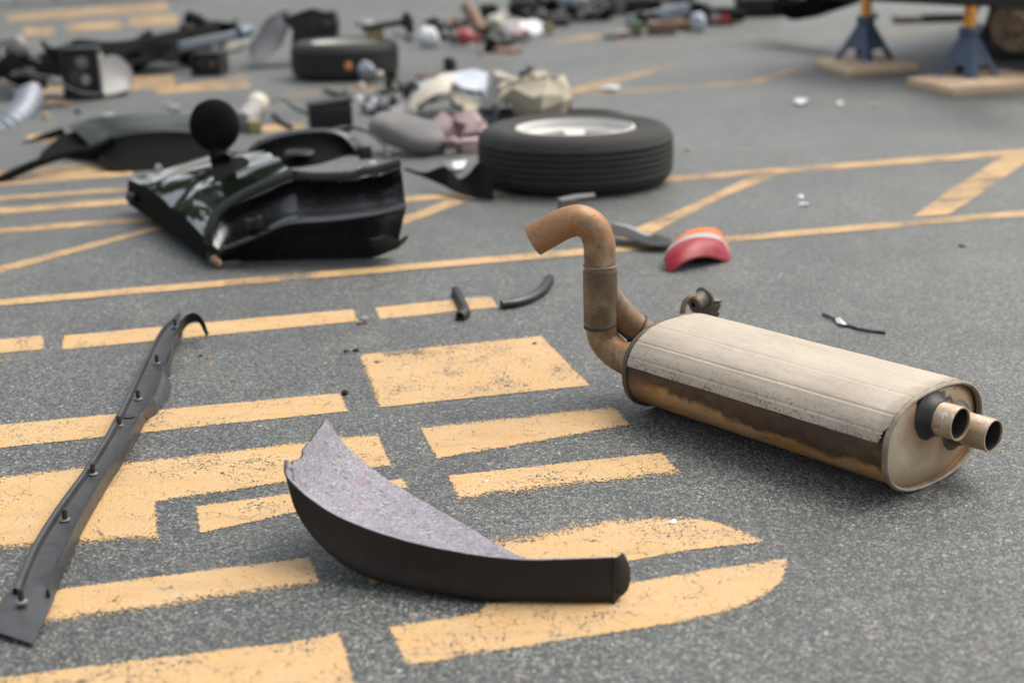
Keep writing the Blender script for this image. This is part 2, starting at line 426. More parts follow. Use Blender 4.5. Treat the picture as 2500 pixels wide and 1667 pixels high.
marking([(-0.1906, 1.8539, 0), (-0.06, 1.8911, 0), (-0.0488, 1.9208, 0), (0.0388, 1.9344, 0), (0.1596, 1.9711, 0), (0.292, 2.0147, 0), (0.4284, 2.0506, 0), (0.4216, 2.012, 0), (0.4051, 1.9679, 0), (0.3776, 1.926, 0), (0.3325, 1.8893, 0), (0.257, 1.8516, 0), (-0.1579, 1.7381, 0)], soft={10: .018})
marking([(-0.8196, 1.9751, 0), (-0.7083, 2.0041, 0), (-0.3341, 2.096, 0), (-0.3016, 1.9951, 0), (-0.6951, 1.884, 0), (-0.7907, 1.8561, 0)], soft={3: .03})
marking([(-0.7474, 1.7342, 0), (-0.3311, 1.8173, 0), (-0.2571, 1.8443, 0), (-0.2106, 1.6637, 0), (-0.2461, 1.6228, 0), (-0.6727, 1.5238, 0)])
marking([(-0.2368, 2.0292, 0), (-0.2272, 2.044, 0), (-0.2126, 2.0247, 0), (-0.2138, 1.9977, 0), (-0.2292, 1.9896, 0)], fuzz=.004)
marking([(-1.2521, 3.2134, 0), (-1.1511, 3.2325, 0), (-1.1445, 3.2182, 0), (-1.246, 3.196, 0)], fuzz=.004, cover=.75)
# hatched bay lines
LA = [(-1.6208, 3.7284, 0), (2.041, 4.7071, 0), (1.9979, 4.6026, 0), (-1.5927, 3.6574, 0)]
marking(LA, z=.0024, fuzz=.012, cover=.84)
marking([(-1.9929, 4.6676, 0), (2.5503, 5.9404, 0), (2.4879, 5.7893, 0), (-1.9588, 4.5815, 0)], z=.0024, fuzz=.014, cover=.8)
marking([(-2.1326, 5.0202, 0), (-0.9104, 5.3809, 0), (-0.8908, 5.2555, 0), (-2.0844, 4.8985, 0)], z=.0024, fuzz=.014, cover=.8)
marking([(-2.2205, 5.2421, 0), (-1.1444, 5.5605, 0), (-1.1261, 5.4646, 0), (-2.1865, 5.1562, 0)], z=.0024, fuzz=.014, cover=.85)
marking([(-1.6406, 4.0348, 0), (-1.2145, 4.6754, 0), (-1.0641, 4.9006, 0), (-1.0115, 4.8644, 0), (-1.192, 4.6054, 0), (-1.6018, 3.9307, 0)], z=.0018, fuzz=.012, cover=.8)
marking([(-0.6058, 4.2891, 0), (-0.3515, 4.7912, 0), (-0.133, 5.2154, 0), (-0.0758, 5.1398, 0), (-0.338, 4.6476, 0), (-0.5364, 4.2698, 0)], z=.0018, fuzz=.014, cover=.8)
marking([(0.3284, 4.373, 0), (0.7097, 4.9876, 0), (0.9736, 5.445, 0), (1.0603, 5.4136, 0), (0.7735, 4.9793, 0), (0.389, 4.2863, 0)], z=.0018, fuzz=.014, cover=.8)
marking([(1.3119, 4.5531, 0), (1.5586, 4.982, 0), (2.0333, 5.7383, 0), (2.1359, 5.6794, 0), (1.6951, 4.9639, 0), (1.4448, 4.5787, 0)], z=.0018, fuzz=.014, cover=.8)
# farther bays
marking([(0.2664, 8.1027, 0), (1.1236, 9.5629, 0), (1.1631, 9.4133, 0), (0.3311, 7.8925, 0)], z=.0018, fuzz=.02, cover=0.70)
marking([(0.1903, 8.0183, 0), (1.5023, 8.483, 0), (1.4615, 8.2484, 0), (0.1848, 7.8076, 0)], z=.0024, fuzz=.02, cover=0.64)
marking([(1.4134, 8.4123, 0), (1.8854, 9.2385, 0), (1.936, 9.1458, 0), (1.4687, 8.2901, 0)], z=.0018, fuzz=.02, cover=0.70)
marking([(0.7959, 10.9756, 0), (4.8797, 12.11, 0), (4.7615, 11.8111, 0), (0.7754, 10.6939, 0)], z=.0024, fuzz=.03, cover=0.56)
marking([(0.3129, 11.4163, 0), (0.9616, 12.2409, 0), (1.0147, 11.9999, 0), (0.3704, 11.094, 0)], z=.0018, fuzz=.03, cover=0.66)
marking([(-5.6788, 16.6567, 0), (-4.237, 18.3491, 0), (-3.7922, 16.6212, 0), (-5.2277, 15.3037, 0)], fuzz=.03, cover=.74)
marking([(-4.7809, 14.4567, 0), (-4.5013, 14.5911, 0), (-4.1433, 13.4269, 0), (-4.4219, 13.3179, 0)], fuzz=.03, cover=.74)
marking([(-4.4323, 14.6831, 0), (-3.965, 15.1232, 0), (-3.634, 13.8763, 0), (-4.1187, 13.6168, 0)], fuzz=.03, cover=.74)
marking([(-4.0362, 15.6581, 0), (-3.5697, 15.9645, 0), (-3.1974, 14.3348, 0), (-3.6426, 14.0922, 0)], fuzz=.03, cover=.74)
marking([(-4.0608, 11.0646, 0), (-3.5836, 11.3565, 0), (-3.4405, 10.9092, 0), (-3.9103, 10.6408, 0)], fuzz=.03, cover=.74)
marking([(-2.472, 9.5382, 0), (-2.2266, 9.6672, 0), (-2.026, 8.8809, 0), (-2.2854, 8.7557, 0)], fuzz=.02, cover=.74)
marking([(-2.1623, 8.7967, 0), (-1.7183, 9.4981, 0), (-1.5384, 8.7327, 0), (-2.0712, 8.4967, 0)], fuzz=.02, cover=.74)
marking([(-3.4761, 9.5814, 0), (-3.0932, 9.7307, 0), (-2.9554, 9.317, 0), (-3.3457, 9.2078, 0)], fuzz=.02, cover=.74)
marking([(-3.0931, 8.9914, 0), (-2.5724, 9.2338, 0), (-2.4666, 8.8379, 0), (-2.9688, 8.615, 0)], fuzz=.02, cover=.74)
marking([(-1.2989, 7.046, 0), (-1.013, 7.1628, 0), (-0.9719, 6.9166, 0), (-1.2578, 6.8087, 0)], fuzz=.02, cover=.74)
marking([(-2.227, 5.9009, 0), (-1.6207, 6.0924, 0), (-1.5096, 5.7182, 0), (-2.0958, 5.5312, 0)], fuzz=.015, cover=.74)
marking([(-2.3391, 6.9325, 0), (-2.0696, 7.0305, 0), (-2.0037, 6.7942, 0), (-2.261, 6.6885, 0)], fuzz=.015, cover=.74)
marking([(-1.3278, 8.3873, 0), (-0.6879, 8.6868, 0), (-0.6583, 8.4604, 0), (-1.2903, 8.1374, 0)], fuzz=.02, cover=0.62)
# ------------------------------------------------------------------ the silencer with its Y pipe
def mat_shield():
    m, t = new_mat('dusty_heat_shield'); k = NT(t); v = k.obj(); xyz = k.sep(v)
    vs = k.mapping(v, (1, 3.2, 3.2))
    base = k.mix(k.ramp(k.noise(vs, 6, 5, .65), [(.32, 0), (.68, 1)]), (.325, .272, .205), (.425, .365, .282))
    base = k.mix(k.ramp(k.noise(v, 11, 5, .7), [(.52, 0), (.72, .7)]), base, (.37, .345, .30))
    base = k.mix(k.ramp(k.noise(v, 90, 4, .7), [(.55, 0), (.8, .5)]), base, (.50, .455, .38))
    # grime specks, dense along the lower edge
    low = k.ramp(xyz[2], [(.085, 1), (.15, .12), (.19, .05)])
    sp = k.noise(k.mapping(v, (1, .55, .55)), 230, 4, .75); cl = k.noise(v, 16, 4, .65)
    f = k.math('GREATER_THAN', k.math('ADD', sp, k.math('MULTIPLY', k.math('ADD', k.math('MULTIPLY', low, cl), k.math('MULTIPLY', cl, .20)), .36)), .69)
    base = k.mix(k.math('MULTIPLY', f, .65), base, (.085, .070, .052))
    sc_ = k.noise(k.mapping(v, (.3, 6, 6)), 45, 4, .7)
    base = k.mix(k.ramp(sc_, [(.62, 0), (.74, .5)]), base, (.66, .62, .55))
    # burnt, rusted end by the outlet plate
    e = k.math('ADD', xyz[0], k.math('MULTIPLY', k.math('SUBTRACT', k.noise(v, 40, 4, .7), .5), .05))
    base = k.mix(k.ramp(k.math('ADD', e, 1.0), [(.972, 0), (.986, .75)]), base, (.27, .22, .165))
    h = k.math('ADD', k.noise(v, 320, 3), k.math('MULTIPLY', k.noise(v, 24, 3), 2.5))
    k.out(k.bsdf(base, .55, .25, k.bump(h, .25, .0015), .4)); return m
def mat_shell():
    m, t = new_mat('rusty_silencer_shell'); k = NT(t); v = k.obj(); xyz = k.sep(v)
    n = k.noise(v, 26, 6, .7); nb = k.noise(k.mapping(v, (1, 2, 2)), 5, 4, .6)
    dark = k.mix(k.ramp(n, [(.3, 0), (.7, 1)]), (.036, .023, .014), (.085, .048, .025))
    tan = k.mix(k.ramp(k.noise(v, 14, 5, .7), [(.3, 0), (.7, 1)]), (.42, .20, .052), (.42, .28, .14))
    # ragged tide line of orange rust that sinks towards the outlets
    line = k.math('ADD', xyz[2], k.math('MULTIPLY', xyz[0], .045))
    line = k.math('ADD', line, k.math('MULTIPLY', k.math('SUBTRACT', n, .5), .055))
    line = k.math('ADD', line, k.math('MULTIPLY', k.math('SUBTRACT', nb, .5), .075))
    f = k.ramp(line, [(.046, 1), (.062, 0)])
    left = k.ramp(k.math('ADD', xyz[0], 1.0), [(.40, 0), (.47, 1)])
    f = k.math('MULTIPLY', f, k.math('ADD', k.math('MULTIPLY', left, .8), .2))
    c = k.mix(f, dark, tan)
    c = k.mix(k.ramp(k.noise(k.mapping(v, (.6, 2, 2)), 22, 5, .7), [(.52, 0), (.68, .6)]), c, (.13, .075, .032))
    fl = k.noise(v, 120, 4, .75); c = k.mix(k.ramp(fl, [(.6, 0), (.75, .6)]), c, (.16, .085, .035))
    k.out(k.bsdf(c, .52, .35, k.bump(k.math('ADD', fl, n), .3, .002), .5)); return m
def mat_plate():
    m, t = new_mat('heat_tinted_end_plate'); k = NT(t); v = k.obj(); xyz = k.sep(v)
    def dist(y, z):
        a = k.math('SUBTRACT', xyz[1], y); b = k.math('SUBTRACT', xyz[2], z)
        return k.math('SQRT', k.math('ADD', k.math('MULTIPLY', a, a), k.math('MULTIPLY', b, b)))
    n = k.noise(v, 22, 5, .65); n2 = k.noise(v, 140, 4, .7)
    d = k.math('MINIMUM', dist(-.016, .132), dist(.066, .093))
    d = k.math('ADD', d, k.math('MULTIPLY', k.math('SUBTRACT', n, .5), .055))
    c = k.mix(k.ramp(n, [(.3, 0), (.7, 1)]), (.42, .35, .235), (.50, .43, .305))
    c = k.mix(k.ramp(d, [(.040, 1), (.095, .0)]), c, (.27, .155, .08))
    right = k.ramp(k.math('ADD', xyz[1], k.math('MULTIPLY', n, .08)), [(-.01+.02, 0), (.13, .9)])
    c = k.mix(right, c, (.36, .24, .14))
    low = k.ramp(k.math('ADD', xyz[2], k.math('MULTIPLY', n, .04)), [(.03, .8), (.095, 0)])
    c = k.mix(low, c, (.38, .26, .14))
    soot = k.math('GREATER_THAN', k.math('SUBTRACT', k.noise(v, 48, 4, .65), k.math('MULTIPLY', dist(.035, .150), 3.5)), .46)
    c = k.mix(k.math('MULTIPLY', soot, .85), c, (.05, .037, .03))
    c = k.mix(k.ramp(n2, [(.62, 0), (.8, .4)]), c, (.14, .09, .05))
    k.out(k.bsdf(c, .42, .45, k.bump(k.math('ADD', n2, n), .15, .0015), .5)); return m
def mat_rustpipe(name, hot=1.0, tone=1.0):
    m, t = new_mat(name); k = NT(t); v = k.obj()
    n = k.noise(v, 16, 5, .65); n2 = k.noise(v, 150, 4, .72); n3 = k.noise(v, 38, 5, .7)
    c = k.mix(k.ramp(n, [(.42, 0), (.58, 1)]), (.22, .155, .100), (.44, .33, .215))
    c = k.mix(k.ramp(k.noise(v, 9, 4, .6), [(.47, 0), (.58, .8*hot)]), c, (.38, .185, .08))
    c = k.mix(k.ramp(n3, [(.58, 0), (.74, .6)]), c, (.19, .145, .10))
    c = k.mix(k.ramp(n2, [(.55, 0), (.70, .7)]), c, (.15, .10, .065))
    crack = k.ramp(k.noise(k.mapping(v, (1.0, 1.0, .45)), 190, 5, .8), [(.57, 0), (.63, .8)])
    crack = k.math('MULTIPLY', crack, k.ramp(k.noise(v, 34, 3), [(.46, 0), (.60, 1)]))
    c = k.mix(crack, c, (.05, .033, .022))
    c = k.mix(1.0, c, (tone*.70, tone*.66, tone*.60), 'MULTIPLY')
    k.out(k.bsdf(c, .56, .3, k.bump(k.math('ADD', n2, n3), .25, .0012), .45)); return m
def mat_tip():
    m, t = new_mat('scraped_tailpipe_steel'); k = NT(t); v = k.obj()
    n = k.noise(v, 30, 5, .65); s_ = k.noise(k.mapping(v, (2.2, .7, .7)), 120, 4, .7)
    c = k.mix(k.ramp(n, [(.3, 0), (.7, 1)]), (.42, .31, .19), (.55, .42, .29))
    sm = k.math('MULTIPLY', k.ramp(s_, [(.54, 0), (.60, 1)]), k.ramp(k.noise(v, 14, 3), [(.47, 0), (.56, 1)]))
    c = k.mix(sm, c, (.80, .76, .70)); c = k.mix(k.ramp(k.noise(v, 75, 4, .7), [(.60, 0), (.7, .6)]), c, (.12, .07, .04))
    k.out(k.bsdf(c, k.math('SUBTRACT', .45, k.math('MULTIPLY', sm, .2)), .55, k.bump(n, .1, .001), .5)); return m
M['shield'] = mat_shield(); M['shell'] = mat_shell(); M['plate'] = mat_plate(); M['rustpipe'] = mat_rustpipe('rusty_exhaust_pipe')
M['sleeve'] = mat_rustpipe('scaled_pipe_sleeve', .9, .62); M['tip'] = mat_tip()
M['hanger'] = pm('grimy_hanger', (.075, .060, .042), .55, metal=.2, var=.5, scale=40, dust=.3, dust_col=(.22, .18, .13))
M['soot'] = pm('sooty_weld', (.030, .026, .023), .6, metal=.2, var=.4, scale=40, bump=.3)
M['seam'] = pm('dirty_rolled_seam', (.20, .165, .115), .5, metal=.35, var=.35, scale=30, dust=.2)
M['seam_dark'] = pm('dark_rolled_seam', (.085, .068, .048), .55, metal=.3, var=.4, scale=30)

MA, MBH, MN, ML, MZ = .1435, .0895, 2.45, .63, .0905
mz = thing('exhaust_silencer', 'rusty oval car silencer with dusty beige heat shield, twin outlets and Y pipe', 'silencer', (.737, 2.333, 0), (0, 0, R_(-50)))
def sec(phi, da=0):
    c, s = math.cos(phi), math.sin(phi)
    y = math.copysign(abs(c)**(2/MN), c)*MA; z = math.copysign(abs(s)**(2/MN), s)*MBH
    if da:
        q = Vector((math.copysign(abs(c)**(2-2/MN), c)/MA, math.copysign(abs(s)**(2-2/MN), s)/MBH)).normalized(); y += q.x*da; z += q.y*da
    return y, z+MZ
def loft(xs, phis, da, closed=True):
    b = MB(); n = len(phis); vs = []; fs = []
    for i, x in enumerate(xs):
        for ph in phis:
            y, z = sec(ph, da(x, ph) if callable(da) else da); vs.append((x, y, z))
    for i in range(len(xs)-1):
        for j in range(n if closed else n-1): fs.append((i*n+j, i*n+(j+1) % n, (i+1)*n+(j+1) % n, (i+1)*n+j))
    return b.add(vs, fs)
PH = [2*math.pi*i/96 for i in range(96)]
part('shell', loft([-ML+.004+(ML-.008)*i/24 for i in range(25)], PH, lambda x, p: -.0035+.0006*noise.noise(Vector((x*9, math.cos(p)*2, math.sin(p)*2)))), M['shell'], mz, label='rust streaked lower shell')
def rim(x):
    b = MB(); pth = [Vector((x, *sec(p, -.001))) for p in PH]; n = len(pth); k = 8; vs = []; fs = []
    for i, p in enumerate(pth):
        y, z = sec(PH[i], .010); o = (Vector((x, y, z))-p).normalized()
        for j in range(k):
            a = 2*math.pi*j/k; vs.append(p+o*math.cos(a)*.0042+Vector((math.sin(a)*.0062, 0, 0)))
    for i in range(n):
        for j in range(k): fs.append((i*k+j, i*k+(j+1) % k, ((i+1) % n)*k+(j+1) % k, ((i+1) % n)*k+j))
    return b.add(vs, fs)
part('rolled_seam', rim(-.003), M['seam'], mz); part('rolled_seam', rim(-ML+.003), M['seam_dark'], mz)
def plate(x, sgn):
    b = MB(); vs = []; fs = []; n = len(PH); K = 7
    for i in range(K):
        q = 1-i/(K-1)
        for p in PH:
            y, z = sec(p, -.004); vs.append((x+sgn*(.006*(1-q*q)-.006*math.exp(-((1-q)/.08)**2)), y*q, MZ+(z-MZ)*q))
    for i in range(K-1):
        for j in range(n): fs.append((i*n+j, i*n+(j+1) % n, (i+1)*n+(j+1) % n, (i+1)*n+j))
    return b.add(vs, fs)
ep = part('end_plate', plate(-.006, 1), M['plate'], mz, label='tan heat tinted outlet plate'); part('end_plate', plate(-ML+.006, -1), M['seam_dark'], mz)
# heat shield: one pressed sheet over the top with lengthwise creases and a torn outlet end
def shield():
    a0, a1 = R_(4), R_(171); n = 168; xs = [-.618+(.608)*i/44 for i in range(45)]
    cre = [R_(160), R_(139), R_(112), R_(70)]
    def da(x, p):
        d = .0032
        for c in cre: d -= .0011*math.exp(-((p-c)/R_(1.0))**2)
        for c in cre: d += .0004*math.exp(-((p-c-R_(2.4))/R_(1.5))**2)
        d += .0010*noise.noise(Vector((x*7, p*2.2, 0)))+.0005*noise.noise(Vector((x*26, p*6, 3)))
        return d
    grid = []
    for j in range(n):
        p = a0+(a1-a0)*j/(n-1); row = []
        for i, x in enumerate(xs):
            xx = x
            if i >= 41:
                tear = .005+.003*noise.noise(Vector((p*9, 1.3, 0)))+.002*noise.noise(Vector((p*30, 5.1, 0)))-.012*max(0, (p-R_(146))/R_(25))+.007*noise.noise(Vector((p*22, 7.7, 0)))*max(0, (p-R_(140))/R_(31))
                xx = x+tear*(i-40)/4
            pp = p
            if j >= n-3: pp = p+R_(.7)*noise.noise(Vector((x*40, 2, 0)))
            y, z = sec(pp, da(xx, p)); row.append((xx, y, z))
        grid.append(row)
    return MB().sheet(grid, .0016)
part('heat_shield', shield(), M['shield'], mz, ang=55, label='dusty beige pressed heat shield')
# two outlets
def outlet(y, z, x1, r, collar):
    b = MB().pipe([(-.012, y, z), (x1*.3, y, z), (x1*.7, y, z), (x1, y, z)], r, .0022, 32)
    o = part('tail_pipe', b, M['tip'], mz)
    part('bore', MB().lathe([(r-.0026, x1-.004), (r-.003, x1*.3), (r-.003, -.01), (0, -.01)], 32, (0, y, z), 'X'), M['soot'], o)
    w_ = MB().lathe([(r-.0005, -.006), (r+.017, -.005), (r+.0165, -.001), (r+.009, .003), (r+.004, .010), (r+.002, .020), (r-.0005, .0215)], 36, (-.0005, y, z), 'X')
    part('weld_collar', w_.crumple(.0012, 90), M['soot'] if collar else M['seam_dark'], o)
outlet(-.016, .132, .058, .0297, True); outlet(.066, .093, .074, .0297, False)
# the Y pipe, in world metres
P_low = smooth_path([(.310, 2.744, .088), (.262, 2.795, .088), (.222, 2.838, .095), (.194, 2.856, .122), (.187, 2.853, .160), (.187, 2.852, .185)], 8)
part('elbow_pipe', MB().pipe(P_low, .0325, .002, 28), M['rustpipe'], mz, world=True, label='orange brown lower elbow')
part('sleeve_pipe', MB().pipe(smooth_path([(.1865, 2.852, .160), (.186, 2.851, .20), (.1855, 2.85, .245), (.1855, 2.85, .275)], 5), .0358, .003, 28), M['sleeve'], mz, world=True)
P_up = smooth_path([(.1855, 2.85, .262), (.185, 2.85, .300), (.183, 2.85, .335), (.170, 2.851, .366), (.143, 2.853, .380), (.110, 2.857, .372), (.080, 2.861, .355), (.049, 2.865, .337)], 8)
part('hooked_pipe', MB().pipe(P_up, .0328, .002, 28), M['rustpipe'], mz, world=True, label='pale rusted hook shaped upper pipe')
P_br = smooth_path([(.180, 2.852, .245), (.205, 2.862, .205), (.240, 2.872, .162), (.272, 2.874, .134), (.306, 2.868, .112), (.352, 2.832, .105)], 8)
part('branch_pipe', MB().pipe(P_br, .0315, .002, 28), M['sleeve'], mz, world=True)
def bead(path, i, r, mat, th=.0026, tilt=None):
    b = MB(); fr = b.frames(path); T, N, B = fr[i]; c = path[i]; ring = []
    for j in range(28):
        a = 2*math.pi*j/28; off = T*(tilt*math.cos(a-.6)) if tilt else Vector()
        ring.append(c+(N*math.cos(a)+B*math.sin(a))*r+off)
    k = 6; vs = []; fs = []
    for j, p in enumerate(ring):
        o = (p-c).normalized()
        for q in range(k):
            an = 2*math.pi*q/k; vs.append(p+o*math.cos(an)*th+T*math.sin(an)*th*1.1)
    for j in range(28):
        for q in range(k): fs.append((j*k+q, j*k+(q+1) % k, ((j+1) % 28)*k+(q+1) % k, ((j+1) % 28)*k+q))
    b.add(vs, fs).crumple(.0009, 160)
    part('weld_bead', b, mat, mz, world=True)
bead(P_low, 32, .0352, M['soot'], .0024, .004); bead(P_up, 5, .0342, M['seam'], .0018)
bead(P_br, 22, .0328, M['soot'], .002); bead(P_low, 12, .0326, M['seam'], .0009)
# hanger rod and rubber
rod = smooth_path([(0.3616, 2.93, 0.1164), (0.368, 2.94, 0.1562), (0.3731, 2.945, 0.1741), (0.3839, 2.95, 0.1841), (0.404, 2.96, 0.1838)], 6)
hr = part('hanger_rod', MB().tube(rod, .0062, 12), M['sleeve'], mz, world=True)
hb = MB().lathe([(.006, -.020), (.017, -.019), (.019, -.014), (.0165, -.010), (.0185, .012), (.0235, .016), (.0235, .021), (.008, .022)], 18, (0, 0, 0), 'Y')
mrot = Euler((R_(20), R_(-35), R_(-62))).to_matrix(); hc = V((0.4067, 2.965, 0.1736)); hb.v = [mrot@p+hc for p in hb.v]
part('rubber_mount', hb, M['hanger'], mz, world=True)
hb2 = MB()
hb2.box((0, 0, -.004), (.028, .060, .030)); hb2.box((0, .004, .016), (.024, .054, .006)); hb2.box((.006, .020, -.018), (.020, .030, .016))
mrot2 = Euler((R_(-8), R_(24), R_(-62))).to_matrix(); hc2 = V((0.4254, 2.99, 0.1565)); hb2.v = [mrot2@p+hc2 for p in hb2.v]
part('mount_bracket', hb2, M['hanger'], mz, world=True, bevel=.003)

# ------------------------------------------------------------------ wheel-arch liner offcut: black shell, felt inside
def mat_felt():
    m, t = new_mat('recycled_fibre_felt'); k = NT(t); v = k.obj()
    va = k.mapping(v, (1, 1, 1)); n = k.noise(v, 30, 5, .65)
    c = k.mix(k.ramp(n, [(.3, 0), (.7, 1)]), (.29, .274, .292), (.45, .43, .45))
    # long fibres in two directions
    for sc3, seed, col, lo in (((10, 90, 60), 0, (.66, .64, .65), .56), ((80, 14, 60), 3, (.085, .085, .125), .59), ((40, 50, 20), 6, (.50, .48, .50), .58)):
        f = k.noise(k.mapping(v, sc3, (seed, seed*.7, 0)), 5.5, 4, .7, .6)
        c = k.mix(k.ramp(f, [(lo, 0), (lo+.06, .8)]), c, col)
    cell = k.mapping(v, (.75, 1.9, 1.3)); wv = k.nt.nodes.new('ShaderNodeVectorMath'); wv.operation = 'MULTIPLY_ADD'
    nx = k.nt.nodes.new('ShaderNodeTexNoise'); nx.inputs['Scale'].default_value = 70; nx.inputs['Detail'].default_value = 3; k.link(v, nx.inputs['Vector'])
    k.link(nx.outputs['Color'], wv.inputs[0]); wv.inputs[1].default_value = (.02, .02, .02); k.link(cell, wv.inputs[2])
    cc = k.sep(k.voro(wv.outputs[0], 95, out='Color')); dd = k.voro(wv.outputs[0], 95)
    tint = k.ramp(cc[0], [(0, (.11, .13, .30)), (.30, (.07, .08, .12)), (.55, (.55, .10, .10)), (.72, (.50, .17, .22)), (.80, (.42, .34, .16)), (.9, (.60, .59, .60))], 'CONSTANT')
    f = k.math('MULTIPLY', k.math('GREATER_THAN', cc[1], .58), k.ramp(dd, [(.20, .8), (.42, 0)]))
    c = k.mix(f, c, tint)
    c = k.mix(k.ramp(k.noise(k.mapping(v, (1, 1.8, 1.4)), 210, 4, .8), [(.42, .75), (.62, 0)]), c, (.17, .162, .185))
    h = k.math('ADD', k.noise(k.mapping(v, (1, 3, 2)), 130, 5, .75), k.noise(v, 40, 3))
    k.out(k.bsdf(c, .97, 0, k.bump(h, .9, .004), .15)); return m
M['felt'] = mat_felt()
M['liner'] = pm('scuffed_liner_plastic', (.012, .009, .006), .6, var=.3, scale=7, dust=.14, dust_col=(.05, .037, .027), spec=.22, bump=.2, bscale=120)
Fp = smooth_path([(-0.3194, 2.245, 0.185), (-0.2819, 2.2552, 0.12), (-0.2077, 2.2186, 0.072), (-0.0895, 2.1268, 0.036), (0.0078, 2.028, 0.02), (0.0946, 1.9975, 0.016), (0.1454, 1.9758, 0.02)], 8)
Np = smooth_path([(-0.3666, 2.1239, 0.165), (-0.3587, 2.0981, 0.135), (-0.2877, 2.0391, 0.102), (-0.1893, 1.9782, 0.086), (-0.083, 1.9381, 0.076), (0.0074, 1.9196, 0.071), (0.091, 1.9177, 0.071), (0.1415, 1.9214, 0.07)], 8)
Kp = smooth_path([(-0.3649, 2.124, 0.15), (-0.3424, 2.0803, 0.075), (-0.2877, 2.0146, 0.033), (-0.218, 1.9739, 0.009), (-0.0853, 1.9269, 0.0015), (0.0058, 1.9142, 0.0012), (0.0962, 1.9065, 0.0012), (0.1382, 1.9071, 0.0012)], 8)
ln = thing('wheel_arch_liner', 'curved black plastic liner offcut lined with multicoloured grey felt', 'car trim', tuple(Kp[40])[:2]+(0,))
def trough(u, t):
    f, n_, b = along(Fp, u), along(Np, u), along(Kp, u)
    mid = f.lerp(b, .62); mid.z = lerp(f.z, b.z, lerp(.62, .8, min(1, u/.3)))
    pts = [n_, n_.lerp(b, .45), b.lerp(n_, .12), b.lerp(mid, .5), mid, mid.lerp(f, .5)+Vector((0, 0, -.006*(1-u)*min(1, u*4))), f]
    x = t*6; i = min(int(x), 5); q = x-i
    p0, p1, p2, p3 = pts[max(i-1, 0)], pts[i], pts[i+1], pts[min(i+2, 6)]
    return 0.5*((2*p1)+(p2-p0)*q+(2*p0-5*p1+4*p2-p3)*q*q+(3*p1-p0-3*p2+p3)*q*q*q)
def ragged(u, t):
    """torn left end: pull the end back irregularly"""
    tear = .010*noise.noise(Vector((t*9, 3.3, 0)))+.011*noise.noise(Vector((t*30, 8.1, 0)))+.016*math.exp(-((t-.60)/.06)**2)+.02*math.exp(-(t/.10)**2)
    return u+max(0, tear+.012)*max(0, 1-u/.12)
NU, NT_ = 72, 40
outer = []; inner = []
for i in range(NU+1):
    ro = []; ri = []
    for j in range(NT_+1):
        u = ragged(i/NU, j/NT_); t = j/NT_
        ro.append(trough(u, t))
    outer.append(ro)
def normals(g):
    n, m = len(g), len(g[0]); out = []
    for i in range(n):
        r = []
        for j in range(m):
            q = (g[min(i+1, n-1)][j]-g[max(i-1, 0)][j]).cross(g[i][min(j+1, m-1)]-g[i][max(j-1, 0)]); r.append(q.normalized() if q.length > 1e-12 else Vector((0, 0, 1)))
        out.append(r)
    return out
nn = normals(outer)
sgn = 1 if nn[30][34].z > 0 else -1
shell_g = outer; felt_g = [[outer[i][j]+nn[i][j]*sgn*(.0035+.0016*noise.noise(outer[i][j]*55)) for j in range(NT_+1)] for i in range(NU+1)]
part('plastic_shell', MB().sheet(outer if sgn > 0 else outer[::-1], .0022), M['liner'], ln, world=True, ang=70, label='dark brown black outer shell')
fg = [[p+nn[i][j]*sgn*.0015 for j, p in enumerate(r)] for i, r in enumerate(felt_g)]
part('felt_lining', MB().sheet(fg if sgn > 0 else fg[::-1], .0045), M['felt'], ln, world=True, ang=70, label='grey recycled fibre felt flecked red and blue')
# folded tongue at the right-hand end
e0, e1 = Np[-1], Kp[-1]
tg = []
for i in range(9):
    a = i/8; row = []
    for j in range(13):
        b = j/12
        out_ = .025*math.sin(math.pi*(.10+.82*b))**.55-.010*max(0, (b-.80)/.2)
        q = e0.lerp(e1, b)+Vector((out_*a, .016*a*a, -.002*a))
        if b > .72: q.z += .020*math.sin(math.pi*a)*(b-.72)/.28*math.sin(math.pi*(b-.72)/.28)
        row.append(q)
    tg.append(row)
part('end_tongue', MB().sheet(tg, .004), M['liner'], ln, world=True, ang=70)

# ------------------------------------------------------------------ long sill trim with push clips
tr = thing('sill_trim', 'long grey black plastic sill trim strip with upright push clips', 'car trim', (-.76, 2.0, 0))
Lp = smooth_path([(-0.8366, 3.4621, 0.045), (-0.8502, 3.3273, 0.04), (-0.8338, 3.0718, 0.034), (-0.8042, 2.7174, 0.032), (-0.7886, 2.479, 0.032), (-0.7868, 2.2539, 0.032), (-0.7797, 2.1033, 0.031), (-0.7615, 1.9516, 0.03)], 8)
Rp = smooth_path([(-0.8021, 3.3324, 0.045), (-0.7962, 3.1983, 0.04), (-0.776, 3.0001, 0.034), (-0.7529, 2.7058, 0.032), (-0.7435, 2.4433, 0.032), (-0.7331, 2.2193, 0.032), (-0.7193, 2.0673, 0.031), (-0.7061, 1.9462, 0.029)], 8)
n = len(Lp)
def strip(fun, ni=48, nj=6):
    return [[fun(i/ni, j/nj) for j in range(nj+1)] for i in range(ni+1)]
def floor_pt(u, b, dz=-.014):
    p = along(Lp, u).lerp(along(Rp, u), b); p.z += dz; return p
